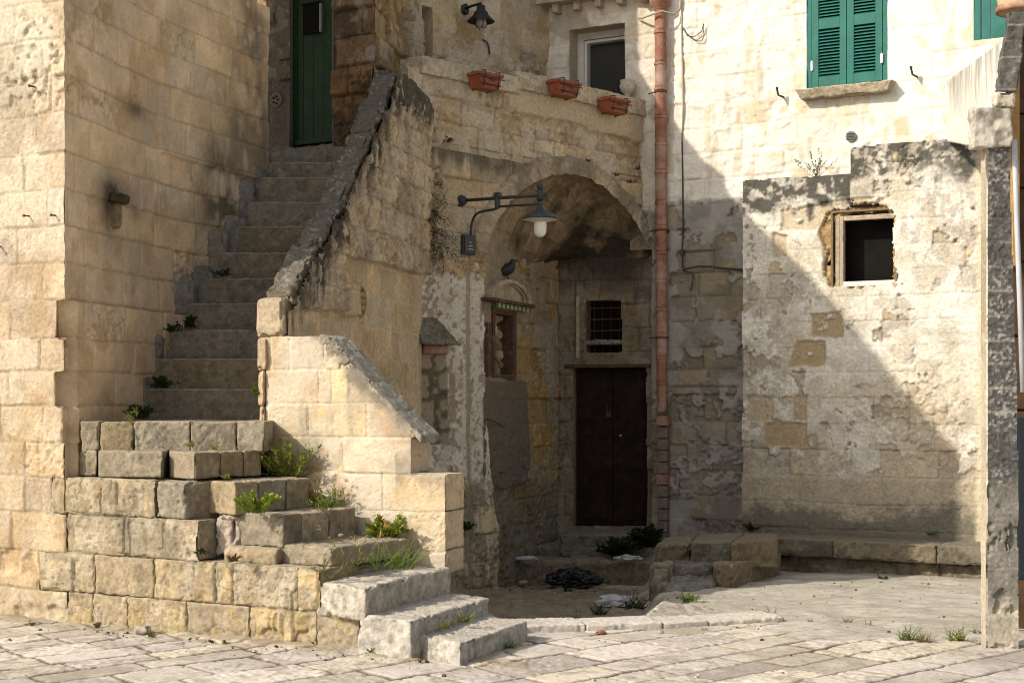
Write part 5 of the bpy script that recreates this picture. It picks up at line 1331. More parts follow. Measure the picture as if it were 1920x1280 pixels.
# ================================================================== concrete block pillar, its cap, and the raking parapet above
pil = thing('block_pillar', 'tall slim pillar of dark grey concrete blocks at the right edge of the court', 'pillar', (3.15, 9.4, 0))
cP = stonecol((.125, .12, .115), .12, .04, 0, .35, None, .75); cP2 = stonecol((.36, .32, .25), .1, .08, 0, .5, None, .5)
XL = P(1852, 0, 9.30)[0]; pw = .19
PLN = Line(XL, 9.30, 0.)
zc_p = [-.1, .22, .52, .80, 1.05]+[1.05+.157*k for k in range(1, 15)]
def pil_extra(u, z, h, c, m):
    d = fbm(u, z, 9., 4, 361); e = fbm(u, z, 55., 3, 362); s_ = fbm(u*2, z*.6, 4., 3, 363)
    c = np.asarray((.105, .10, .095), F32)*(.55+.9*e)[..., None]*(.8+.4*d)[..., None]*np.ones_like(c)
    c = mixc(c, (.40, .37, .33), .75*ss(e, .60, .70)*ss(d, .35, .6))
    je = np.exp(-(m['dj']/.009)**2)*ss(d, .40, .55); c = mixc(c, (.33, .31, .27), .8*je)
    lo = 1-ss(z+(d-.5)*.3, .95, 1.15); c = mixc(c, np.asarray((.24, .22, .185), F32)*(.7+.6*d)[..., None], .75*lo)
    b_ = 1-ss(z+(d-.5)*.2, .22, .34); c = mixc(c, np.asarray((.45, .40, .31), F32)*(.7+.6*d)[..., None], .85*b_)
    h = (e-.5)*.014*(1-.6*lo)+(d-.5)*.012-.004*np.exp(-(m['dj']/.006)**2)-.02*ss(fbm(u, z, 12., 3, 364), .60, .68)*lo
    return h, c
plf = tuff_fn(zc_p, [[-.4, .6]]*(len(zc_p)-1), 360, (.12, .12, .11), .006, .003, .004, .0, extra=pil_extra, boff=.004)
wall_face('column', PLN, 0, .215, -.08, 3.25, .0085, plf, M['concrete'], pil, lambda u, z: u+(fbm(u, z, 9., 3, 365)-.5)*.014 < .197-.055*ss(z, 1.0, 3.4))
RR = Line(XL+.142, 9.30, 90.); RR.n = (1., 0.)
wall_face('column_side', RR, 0, .14, -.08, 3.25, .02, plf, M['concrete'], pil)
# lime render on the pillar's inner face
mesh = MB()
def rend(u, z):
    d = fbm(u, z, 6., 4, 370); b = fbm(u, z, 2., 4, 371); h = (d-.5)*.012
    c = np.asarray((.50, .43, .325), F32)*(.75+.45*d)[..., None]*np.ones(u.shape+(3,), F32); c = mixc(c, (.3, .25, .18), .6*ss(b, .5, .65)); return h, c
RL = Line(XL-.008, 9.31, 90.); RL.n = (-1., 0.)
wall_face('render_face', RL, .0, .10, -.06, 3.23, .012, rend, M['stone'], pil)
cap = stonecol((.56, .50, .40), .08, .08, 0, .75, (.20, .18, .15), .2)
def pc(x0, x1, y0, y1, seed, cf, d0=9.28, d1=9.75, mat='concrete', lean=0, r=.02, amp=.008):
    X0, X1 = P(x0, 0, d0)[0], P(x1, 0, d0)[0]; z0, z1 = P(0, y1, d0)[2], P(0, y0, d0)[2]; l = lean*d0/FPX
    return block_arr([(X0, d0, z0), (X1, d0, z0), (X1, d1, z0), (X0, d1, z0), (X0+l, d0, z1), (X1+l, d0, z1), (X1+l, d1, z1), (X0+l, d1, z1)], r, .0105, amp, seed, .02, .01, cf)
blocks_obj('capstone', [pc(1824, 1900, 201, 278, 372, cap, 9.27, 9.36, 'white', 0, .012, .010), pc(1866, 1906, 172, 200, 373, cap, 9.28, 9.36)], M['white'], pil)
ub_ = []; cPu_ = stonecol((.125, .118, .11), .12, .04, 0, .35, None, .7)
def cPu(V, Nn, seed):
    c = cPu_(V, Nn, seed); zz = V[:, 2]+.012*(fbm3(V, 9., 3, 5)-.5); t = np.abs(((zz-3.6)/.105) % 1-.5)*.105; return mixc(c, (.36, .34, .30), .7*ss(.006-(.0525-t), -.003, .003)*ss(fbm3(V, 12., 2, 6), .35, .6))
for k, (y0, y1) in enumerate(((22, 171),)):
    sh = (171-y1)*.165
    if k == 0: ub_.append(pc(1868+sh, 1906+sh*1.1, y0, y1, 376+k, cPu, 9.28, 9.34, lean=(y1-y0)*.165, r=.002, amp=.004))
blocks_obj('upper_blocks', ub_, M['concrete'], pil)
# raking side wall of the upper balcony stairs
rk = thing('raking_parapet', 'white side wall of a balcony stair with grey streaks, sloping up beside the teal door', 'parapet wall', (4., 12., 3.5))
A0 = P(1776, 0, 14.9); A1 = P(1874, 0, 9.7); RK = Line(A0[0], A0[1], math.degrees(math.atan2(A1[1]-A0[1], A1[0]-A0[0])))
RK.n = (-1., 0.)
Lr = float(np.hypot(*(A1-A0)[:2]))
def rkf(u, z):
    d = fbm(u*.6, z, 5., 4, 381); s_ = fbm(u*2.6, z*.5, 3., 4, 382); top = 4.90+(4.01-4.90)*u/Lr
    c = np.asarray((.80, .77, .69), F32)*(.85+.25*d)[..., None]*np.ones(u.shape+(3,), F32)
    c = mixc(c, (.20, .19, .17), .7*ss(.38-(top-z)+(s_-.5)*.5, -.05, .4)*ss(fbm(u*1.2, z*.35, 3., 3, 383), .30, .62)); c = mixc(c, (.66, .56, .38), .4*ss(d, .55, .7))
    return (d-.5)*.02, c
wall_face('wall', RK, 0., Lr, 2.9, 5.0, .02, rkf, M['white'], rk, lambda u, z: (z < 4.90+(4.01-4.90)*u/Lr) & (z > 4.28-1.0*u/Lr))
# ================================================================== terracotta downpipe
PL = WW.shift(.10)
def pipe():
    t = thing('downpipe', 'terracotta rainwater downpipe of collared lengths in the corner beside the arched house', 'downpipe', PL.px(1240, 760))
    r = .066
    def q(y): u, z = PL.uz(1238+.004*(y), y); return PL.pt(u, z)
    ys = [12, 58, 118, 165, 218, 268, 320, 378, 424, 472, 525, 578, 625, 668, 716, 772]
    for i in range(len(ys)-1):
        a, b = q(ys[i]), q(ys[i+1]); rr = r*(1 if i < 13 else .88)
        d = (b-a); L = np.linalg.norm(d); n = 12
        mb = MB(); prof = []
        pts = [a+d*k/n for k in range(n+1)]
        mb.tube(pts, [rr*(1+.012*math.sin(i*3+k*1.7)+(.10 if k == 0 else .0)) for k in range(n+1)], 18)
        mb.build('pipe_length', M['terracotta'], t, True)
        MB().tube([a+d*.0, a+d*min(.10, .05/L)], rr*1.14, 18).build('collar', M['terracotta'], t, bevel=.004)
    a = q(14)
    MB().lathe(a, [(.07, -.03), (.078, .0), (.12, .03), (.128, .10), (.12, .22), (.10, .3)], 20).build('funnel', M['terracotta'], t, True)
    for y in (165, 424, 625):
        p = q(y+8); MB().lathe(p, [(r*1.10, -.008), (r*1.16, -.008), (r*1.16, .008), (r*1.10, .008)], 18).tube([p+np.array([-.07, .0, 0]), p+np.array([-.13, .10, 0])], .007, 6).build('pipe_bracket', M['rust'], t)
    ob = m_plain('old_brick', (.20, .15, .115), .95, 0, .35, 12, .6, 40, .1)
    for k, y in enumerate(np.arange(778, 1000, 22)):
        u, z = PL.uz(1242, y); 
        if k in (0, 5): MB().bar(PL, u-.07, u+.06, z-.12, z-.005, -.12, .012).build('brick', M['terracotta'], t, bevel=.006)
        else: MB().bar(PL, u-.065+.004*(k % 2), u+.055, z-.128, z-.004, -.12, .004).build('brick', ob, t, bevel=.006)
pipe()

# ================================================================== cables on the white house
CB = WW.shift(.03)
def cable(name, label, pts, r, mat, off=0, grp=None):
    ps = [CB.px(x, y, off if not isinstance(off, list) else off[i]) for i, (x, y) in enumerate(pts)]
    o = MB().tube(ps, r, 8).build(name, M[mat], None, True); tag(o, label, 'cable', grp); return o
cable('wall_cable', 'pale vertical cable running down the white house just right of the terracotta pipe', [(1279, -30), (1278, 60), (1280, 140), (1281, 200), (1279, 265)], .010, 'cable')
cable('wall_cable', 'thin dark cable continuing down the bare grey stone to a junction', [(1279, 266), (1280, 330), (1281, 420), (1279, 470), (1280, 503)], .009, 'darkcable')
cable('wall_cable', 'dark twisted cable running level across grey stone to the annex corner', [(1281, 506), (1295, 502), (1312, 499), (1335, 500), (1360, 503), (1392, 506)], .011, 'darkcable', .01)
cable('wall_cable', 'short dark cable tail hanging with a frayed end below the junction', [(1281, 507), (1290, 510), (1300, 512), (1299, 530), (1296, 545)], .010, 'darkcable', .01)
cable('wall_cable', 'thin loop of loose wire hanging from a nail on sunlit limewash', [(1279, 50), (1290, 68), (1302, 70), (1316, 60), (1320, 45), (1319, 55), (1321, 68), (1316, 78), (1305, 77), (1286, 62)], .005, 'darkcable', .01)
cable('wall_cable', 'beige cable looped round the top of the terracotta downpipe', [(1198, 36), (1212, 38), (1232, 35), (1252, 28), (1268, 30), (1276, 18), (1277, -20)], .012, 'cable', [.02, .1, .18, .18, .08, .02, .0])
u, z = CB.uz(1279, 473); jb = MB().bar(CB, u-.02, u+.02, z-.04, z+.03, -.03, .02).build('junction_box', M['darkcable'], None, bevel=.004); tag(jb, 'small dark junction on the thin cable over the grey stone', 'junction box')

# ================================================================== lamps
def big_lamp():
    b0 = AW.uz(860, 377); root = thing('bracket_lamp', 'grey iron bracket lamp with enamel shade and opal glass jar in front of the arch', 'lamp', AW.pt(b0[0], b0[1], .03))
    # the arm leaves the wall plate and reaches out along the direction that lands at the photographed lamp
    A = AW.pt(b0[0], b0[1], .04); Dl = float(AW.frame(b0[0])[1])-.62
    E = P(1024, 365, Dl-.15); Bq = P(930, 376, (A[1]+E[1])/2)
    d = (E-A); ang = d/np.linalg.norm(d)
    MB().lathe(A, [(.0001, -.06), (.085, -.06), (.09, -.03), (.06, .0), (.03, .03)], 20, ang).ball(A+ang*.02, .05, 12, 8).build('wall_plate', M['lampiron'], root, True)
    MB().tube([A, E], .017, 12).ball(E, .020, 10, 8).build('arm', M['lampiron'], root, True)
    L = E-ang*.075
    m = A+ang*np.linalg.norm(d)*.44
    MB().tube([m-ang*.03+np.array([0, 0, .03]), m+ang*.03+np.array([0, 0, .03])], .03, 12).tube([m+np.array([0, 0, .035]), m+np.array([0, 0, -.10])], .03, 10).build('clamp', M['lampiron'], root)
    top = L+np.array([0, 0, .05])
    MB().ball(top+np.array([0, 0, .035]), .036, 12, 8).tube([top, L+np.array([0, 0, -.05])], .034, 12).tube([L+np.array([0, 0, -.05]), L+np.array([0, 0, -.14])], .022, 12).build('drop_rod', M['lampiron'], root, True)
    low_ = L+np.array([0, 0, -.085])
    MB().tube([m+np.array([0, 0, -.085]), low_], .012, 8).build('lower_arm', M['lampiron'], root, True)
    cz_ = L+np.array([0, 0, -.125])
    MB().lathe(cz_, [(.024, .02), (.04, .0), (.05, -.02), (.10, -.045), (.145, -.070), (.178, -.102), (.176, -.108)], 32).build('shade', M['lampiron'], root, True)
    MB().lathe(cz_, [(.170, -.112), (.16, -.114), (.10, -.128), (.07, -.138), (.0001, -.139)], 32).build('shade_lining', M['enamel'], root, True)
    MB().lathe(cz_, [(.060, -.132), (.062, -.16), (.061, -.21), (.055, -.25), (.040, -.272), (.02, -.284), (.0001, -.286)], 28).build('glass_jar', M['opal'], root, True)
    # switch box and feed pipe
    bu, bz = AW.uz(870, 460); bx = MB().bar(AW, bu-.09, bu+.09, bz-.10, bz+.10, .0, .085).build('control_box', M['lampiron'], root, bevel=.008)
    lid = MB().bar(AW, bu-.075, bu+.075, bz-.085, bz+.085, .086, .094).build('box_lid', M['lampiron'], bx, bevel=.004)
    s_ = MB()
    for k in range(3): s_.bar(AW, bu-.03+.006*k, bu+.04-.01*k, bz-.05+k*.035, bz-.044+k*.035, .094, .097)
    s_.build('box_badge', M['galv'], lid)
    w0 = AW.pt(bu+.03, bz+.10, .07); w3 = m+np.array([0, 0, -.10])
    cpt = [w0, w0+np.array([0, 0, .16]), w0+np.array([0, 0, .27])+(w3-w0)*np.array([.12, .12, 0]), w0+(w3-w0)*np.array([.45, .45, 0])+np.array([0, 0, (w3-w0)[2]*.90]), w3]
    # smooth curve
    pts = []
    for t in np.linspace(0, 1, 24):
        n = len(cpt)-1; q = np.zeros(3)
        for i, c in enumerate(cpt): q = q+math.comb(n, i)*(1-t)**(n-i)*t**i*np.asarray(c)
        pts.append(q)
    MB().tube(pts, .013, 8).build('feed_pipe', M['lampiron'], root, True)
big_lamp()
def small_lamp(u, z, ln, label, s=1., grp=None, mirror=1):
    root = thing('wall_lamp', label, 'lamp', ln.pt(u, z, 0), grp); n = np.array([ln.n[0], ln.n[1], 0]); t = np.array([ln.t[0], ln.t[1], 0])
    MB().lathe(ln.pt(u, z, 0), [(.0001, .03*s), (.05*s, .028*s), (.075*s, .01*s), (.075*s, 0)], 20, n).build('wall_plate', M['iron'], root, True)
    a = ln.pt(u, z, .02); b = ln.pt(u+.02, z+.02*s, .26*s); c = b+np.array([0, 0, -.05*s])
    MB().tube([a, ln.pt(u, z+.01, .15*s), b, c], .016*s, 8).build('arm', M['iron'], root, True)
    MB().lathe(c, [(.0001, .03*s), (.05*s, .02*s), (.055*s, -.03*s), (.07*s, -.05*s), (.085*s, -.06*s), (.09*s, -.09*s), (.165*s, -.165*s), (.16*s, -.17*s), (.06*s, -.10*s), (.0001, -.10*s)], 24).build('shade', M['iron'], root, True)
    MB().lathe(c, [(.05*s, -.10*s), (.066*s, -.14*s), (.066*s, -.20*s), (.05*s, -.235*s), (.0001, -.24*s)], 20).build('glass', M['lampglass'], root, True)
    g = MB()
    for k in range(4):
        an = k*math.pi/2+.4; e = np.array([math.cos(an), math.sin(an), 0])
        g.tube([c+e*.07*s+np.array([0, 0, -.12*s]), c+e*.07*s+np.array([0, 0, -.21*s]), c+e*.045*s+np.array([0, 0, -.25*s])], .005*s, 5)
    g.build('guard', M['iron'], root)
    return root
u, z = T1.uz(871, 17); small_lamp(u, z, T1, 'small black caged lamp high on the pale terrace wall', .95)
cb = MB().tube([T1.pt(u+.28, z-.30, .01), T1.pt(u+.32, z-.33, .04), T1.pt(u+.36, z-.38, .03), T1.pt(u+.37, z-.46, .03)], .010, 6).build('cut_cable', M['darkcable'], None, True); tag(cb, 'stub of cut black cable sticking out under the terrace lamp', 'cable')
u, z = WW.uz(1150, 162); small_lamp(u, z, WW.shift(-.28), 'small black lamp low in front of the terrace window glass', .85)

# ================================================================== flower boxes on the terrace coping, and a little urn
def flower_box(xa, xb, y, label):
    f_ = AW.shift(.25); ua_, z = f_.uz(xa, y); ub_, _ = f_.uz(xb, y); u = (ua_+ub_)/2; w = ub_-ua_; n = np.array([AW.n[0], AW.n[1], 0]); root = thing('flower_box', label, 'flower box', AW.pt(u, z-.06, .12), 'flower boxes hung on the terrace parapet')
    u0, u1 = u-w/2, u+w/2; zt, zb = z+.075, z-.085; o0, o1 = .06, .25
    c = [AW.pt(u0+.03, zb, o1-.03), AW.pt(u1-.03, zb, o1-.03), AW.pt(u1-.03, zb, o0+.01), AW.pt(u0+.03, zb, o0+.01), AW.pt(u0, zt, o1), AW.pt(u1, zt, o1), AW.pt(u1, zt, o0), AW.pt(u0, zt, o0)]
    mb = MB().hexa(c); mb.f = [f for f in mb.f if f != (4, 5, 6, 7)]
    box = mb.build('box', M['tplastic'], root, bevel=.006)
    r_ = MB().bar(AW, u0-.01, u1+.01, zt-.03, zt, o1-.012, o1+.008).bar(AW, u0-.01, u1+.01, zt-.03, zt, o0-.008, o0+.012).bar(AW, u0-.01, u0+.012, zt-.03, zt, o0+.012, o1-.012).bar(AW, u1-.012, u1+.01, zt-.03, zt, o0+.012, o1-.012)
    r_.build('rim', M['tplastic'], box, bevel=.004)
    MB().bar(AW, u0+.012, u1-.012, zt-.045, zt-.03, o0+.012, o1-.012).build('soil', M['soil'], root)
    h = MB()
    for uu in (u0+.06, u1-.06):
        h.tube([AW.pt(uu, z+.055, -.02), AW.pt(uu, z+.12, .02), AW.pt(uu, zt+.02, .05), AW.pt(uu, zt+.015, o1+.015), AW.pt(uu, zb+.02, o1-.01), AW.pt(uu, zb-.01, o0)], .006, 6)
    h.tube([AW.pt(u0-.01, zt-.055, o1+.012), AW.pt(u1+.01, zt-.055, o1+.012)], .006, 6).tube([AW.pt(u0+.02, zb+.04, o1-.008), AW.pt(u1-.02, zb+.04, o1-.008)], .006, 6)
    h.tube([AW.pt(u-.05, zt-.055, o1+.014), AW.pt(u, zt-.085, o1+.012), AW.pt(u+.05, zt-.055, o1+.014)], .005, 6)
    h.build('wire_holder', M['iron'], root, True)
flower_box(901, 943, 146, 'empty terracotta flower box in wire holder, leftmost, before the step in the parapet')
flower_box(1050, 1090, 160, 'empty terracotta flower box in wire holder, middle one, left below the window')
flower_box(1145, 1182, 193, 'empty terracotta flower box in wire holder, rightmost, next to the urn')
u, z = AW.uz(1189, 205); z = 5.09
ur = thing('urn_pot', 'tiny pale stone urn with moss in it at the right end of the parapet', 'urn', AW.pt(u, z, -.10))
q = AW.pt(u, z, -.10)
MB().lathe(q, [(.0001, .0), (.05, .0), (.05, .02), (.03, .04), (.035, .06), (.085, .11), (.095, .16), (.08, .20), (.09, .225), (.082, .23), (.07, .21), (.0001, .205)], 22).build('urn', m_plain('urn_stone', (.45, .41, .33), .9, 0, .25, 25, .4), ur, True)
MB().ball(q+np.array([0, 0, .20]), .068, 12, 6, (1, 1, .5)).build('moss', m_plain('moss', (.05, .065, .02), .95, 0, .5, 60, .8), ur, True)
# plant pot on the block pillar
pp = P(1906, 24, 9.42); pt_ = thing('plant_pot', 'weathered terracotta plant pot with mossy side standing on top of the block pillar', 'plant pot', pp)
MB().lathe(pp, [(.0001, .0), (.115, .0), (.125, .012), (.122, .035), (.112, .04), (.15, .20), (.17, .34), (.185, .35), (.185, .40), (.165, .40), (.155, .34), (.0001, .33)], 28).build('pot', m_plain('mossy_terracotta', (.40, .30, .17), .9, 0, .2, 14, .4, 50, .2, (.22, .22, .10), .52, .68), pt_, True)
MB().lathe(pp, [(.112, .0), (.128, -.001), (.135, .02), (.125, .04), (.11, .04)], 28).build('saucer', M['terracotta'], pt_, True)

# ================================================================== right edge: grey pipe, timber and passage behind the pillar
gp = MB().tube([P(1902, 262, 9.8), P(1906, 400, 9.8), P(1912, 560, 9.8), P(1918, 735, 9.8)], .018, 14).build('grey_drainpipe', M['greypipe'], None, True); tag(gp, 'slim grey plastic pipe leaning beside the block pillar at the right edge', 'pipe')
tw = thing('timber_partition', 'brown timber boards in the dark passage behind the grey pipe', 'partition', P(1915, 1100, 10.4))
X0 = P(1894, 0, 10.3)[0]
for k in range(9):
    z0 = -.06+k*.53; bd = MB().hexa([(X0+dx, y, z) for z in (z0+.006, z0+.52) for dx, y in ((0, 10.30+.012*(k % 2)), (1.2, 10.30+.012*(k % 2)), (1.2, 10.36), (0, 10.36))])
    bd.build('board', M['browntimber'], tw, bevel=.006)
MB().hexa([(X0+dx, y, z) for z in (-.06, 4.9) for dx, y in ((.01, 10.37), (1.6, 10.37), (1.6, 10.41), (.01, 10.41))]).build('backing', M['browntimber'], tw)
tp = MB().hexa([(X0-.02+dx, y, z) for z in (2.55, 5.) for dx, y in ((0, 10.20), (.055, 10.20), (.055, 10.28), (0, 10.28))]).build('timber_post', m_plain('honey_timber', (.36, .22, .075), .75, 0, .3, 10, .3), tw, bevel=.006)
bm_ = thing('metal_door', 'blue grey metal door edge at the far right behind the block pillar', 'door', P(1915, 1000, 10.))
MB().hexa([(x, y, z) for z in (.35, 1.48) for x, y in ((P(1909, 0, 10.)[0], 10.), (P(1909, 0, 10.)[0]+.8, 10.), (P(1909, 0, 10.)[0]+.8, 10.04), (P(1909, 0, 10.)[0], 10.04))]).build('door_leaf', M['bluegrey'], bm_, bevel=.01)
MB().hexa([(x, y, z) for z in (-.06, 1.54) for x, y in ((P(1904, 0, 10.)[0], 10.02), (P(1908, 0, 10.)[0], 10.02), (P(1908, 0, 10.)[0], 10.08), (P(1904, 0, 10.)[0], 10.08))]).build('door_post', M['iron'], bm_, bevel=.005)

# ================================================================== pigeon on the lunette
def pigeon():
    base = SW.pt(lu-.03, lz+lh*1.06, .05); root = thing('pigeon', 'dark pigeon perched on top of the small lunette inside the arch', 'pigeon', base)
    # body one skinned surface: tail, rump, breast, neck, head
    t = np.array([SW.t[0], SW.t[1], 0]); n = np.array([SW.n[0], SW.n[1], 0]); f = (t*.45+n*.8)*.82; 
    up_ = np.array([0, 0, .85]); 
    pts = [(-.17, .035, .016), (-.11, .07, .036), (-.05, .105, .060), (.01, .135, .068), (.05, .165, .055), (.065, .205, .036), (.075, .235, .034), (.09, .248, .028)]
    mb = MB(); path = [base+f*a+up_*b for a, b, r in pts]
    mb.tube(path, [r for a, b, r in pts], 14); 
    bd = mb.build('body', M['bird'], root, True); s = bd.modifiers.new('round', 'SUBSURF'); s.levels = 2; s.render_levels = 2
    h = path[-1]; MB().tube([h+f*.018, h+f*.045-up_*.006, h+f*.058-up_*.014], [.010, .007, .002], 8).build('beak', M['beak'], root, True)
    side = np.cross(f, up_)
    for s in (-1, 1):
        w = MB().tube([base+f*.03+up_*.15+side*s*.055, base-f*.04+up_*.12+side*s*.066, base-f*.11+up_*.075+side*s*.045, base-f*.17+up_*.04+side*s*.02], [.02, .036, .028, .006], 10)
        w.build('wing', M['bird'], root, True)
        MB().ball(h+f*.006+up_*.006+side*s*.028, .006, 8, 6).build('eye', M['terracotta'], root, True)
        ft = base+f*.0+side*s*.03
        MB().tube([ft+up_*.07, ft+up_*.012], .007, 6).tube([ft+up_*.012, ft+f*.035], .005, 5).tube([ft+up_*.012, ft+f*.028+side*.018], .005, 5).tube([ft+up_*.012, ft+f*.028-side*.018], .005, 5).tube([ft+up_*.012, ft-f*.02], .005, 5).build('leg', M['birdfoot'], root)
    MB().hexa([base-f*.14+side*.02+up_*.03, base-f*.14-side*.02+up_*.03, base-f*.25-side*.03-up_*.01, base-f*.25+side*.03-up_*.01, base-f*.14+side*.02+up_*.045, base-f*.14-side*.02+up_*.045, base-f*.25-side*.03+up_*.0, base-f*.25+side*.03+up_*.0]).build('tail', M['bird'], root, bevel=.004)
pigeon()

# ================================================================== litter
def crumple(c, r, seed, sq, res=3, amp=.35, dens=6.):
    import bmesh
    bm = bmesh.new(); bmesh.ops.create_icosphere(bm, subdivisions=res, radius=1.)
    V = np.array([v.co[:] for v in bm.verts]); Fc = [tuple(v.index for v in f.verts) for f in bm.faces]; bm.free()
    d = 1+(np.abs(fbm3(V+seed, dens/3, 4, seed)-.5)*4-.45)*amp
    V = V*d[:, None]*np.array(sq)*r; V[:, 2] = np.maximum(V[:, 2], -r*sq[2]*.45); V = V+np.asarray(c)
    return V, Fc
fx = P(1075, 1096, 15.35); V, Fc = crumple((fx[0], fx[1], gz(fx[0], fx[1])+.09), .24, 3, (1.15, .7, .5), 5, .30, 6.)
o = mesh_obj('rubbish_bag', V, Fc, M['bag'], None, smooth=False); tag(o, 'torn black plastic rubbish bag slumped on the court floor below the brown door', 'rubbish bag')
def litter(x, y, r, sq, label, seed, mat='paper', dz=.02, z=None):
    D = None
    for _ in range(8):
        zz = z if z is not None else (gz((x-CX)*(D or 12)/FPX, D or 12)); D = dep(y, zz)
    X = (x-CX)*D/FPX; V, Fc = crumple((X, D, zz+r*sq[2]*.4+dz), r, seed, sq, 3, .5, 9.)
    o = mesh_obj('litter_scrap', V, Fc, M[mat], None, smooth=False); tag(o, label, 'litter')
litter(1040, 1092, .055, (1.1, .8, .6), 'white scrap of paper touching the black rubbish bag', 11)
litter(1152, 1138, .13, (1.3, .7, .5), 'crumpled white plastic bag lying in the grass of the court', 12)
litter(1178, 1052, .12, (1.3, .6, .3), 'pale torn rag on the stone ledge right of the dark bush', 13, 'paper', .02, -.16)
litter(985, 1052, .09, (1.5, .6, .3), 'flattened whitish scrap on the ledge inside the arch', 14, 'paper', .02, -.17)
litter(1127, 1187, .03, (1.2, .8, .6), 'little red wrapper against the kerb', 15, 'terracotta', .0)
cst = stonecol((.42, .36, .27), .2, .1, 0, .2)
def stone_bit(x, y, s, label, seed, z=None, mat='pave'):
    D = 10.
    for _ in range(8):
        zz = z if z is not None else gz((x-CX)*D/FPX, D); D = dep(y, zz)
    X = (x-CX)*D/FPX
    b = block_arr(plan_block([(X-s*.7, D-s*.45), (X+s*.6, D-s*.5), (X+s*.5, D+s*.5), (X-s*.6, D+s*.4)], zz-.01, zz+s*.6), s*.4, .01, s*.1, seed, s*.3, s*.2, cst)
    o = blocks_obj('loose_stone', [b], M[mat]); tag(o, label, 'stone')
stone_bit(268, 1188, .09, 'small pale broken stone at the foot of the stair base', 801)
stone_bit(980, 1098, .10, 'round tan stone at the back of the court by the pier', 802)
stone_bit(365, 1201, .04, 'pebble in the gutter below the stair base', 803)
stone_bit(1240, 1186, .035, 'tiny white pebble on the kerb', 804)
stone_bit(1625, 1170, .05, 'grey pebble alone on the sunny concrete', 805)
stone_bit(640, 1005, .035, 'pale pebble lying on the fourth stair tread', 806, .657)
# ================================================================== weeds
class Pl:
    def __init__(s, seed): s.r = random.Random(seed); s.v = []; s.f = []; s.c = []
    def quad(s, pts, col):
        b = len(s.v); s.v += [tuple(p) for p in pts]; s.f.append(tuple(range(b, b+len(pts)))); s.c += [col]*len(pts)
    def leaf(s, p, d, L, W, col, up=(0, 0, 1)):
        d = Vector(d).normalized(); a = d.cross(Vector(up)); 
        if a.length < .05: a = Vector((1, 0, 0))
        a.normalize(); a = (a+Vector((s.r.uniform(-.4, .4), s.r.uniform(-.4, .4), s.r.uniform(-.4, .4)))).normalized(); n = a.cross(d)
        k = s.r.uniform(.75, 1.25); c = (col[0]*k, col[1]*k, col[2]*k*.9); p = Vector(p)
        m = p+d*L*.5+n*L*.08
        s.quad([p, m+a*W*.5, p+d*L, m-a*W*.5], c)
    def blade(s, p, d, L, W, col, droop=.5):
        p = Vector(p); d = Vector(d).normalized(); a = d.cross(Vector((s.r.uniform(-1, 1), s.r.uniform(-1, 1), .2))).normalized(); n = 4; pr = None
        k = s.r.uniform(.75, 1.25); c = (col[0]*k, col[1]*k, col[2]*k)
        for i in range(n+1):
            t = i/n; w = W*(1-t)**.7*.5+.0003; q = (p-a*w, p+a*w)
            if pr: s.quad([pr[0], pr[1], q[1], q[0]], c)
            pr = q; d = (d+Vector((0, 0, -droop*t*.55))).normalized(); p = p+d*L/n
GREEN = (.10, .17, .028); BRIGHT = (.20, .28, .035); DGREEN = (.030, .048, .016); OLIVE = (.17, .18, .05); DRY = (.20, .13, .06); ORANGE = (.42, .20, .03); YEL = (.30, .30, .05)
def finish(name, root, pl, part):
    if not pl.v: return
    me = mesh_obj(part, pl.v, pl.f, M['leaf'], root, np.array(pl.c), smooth=False)
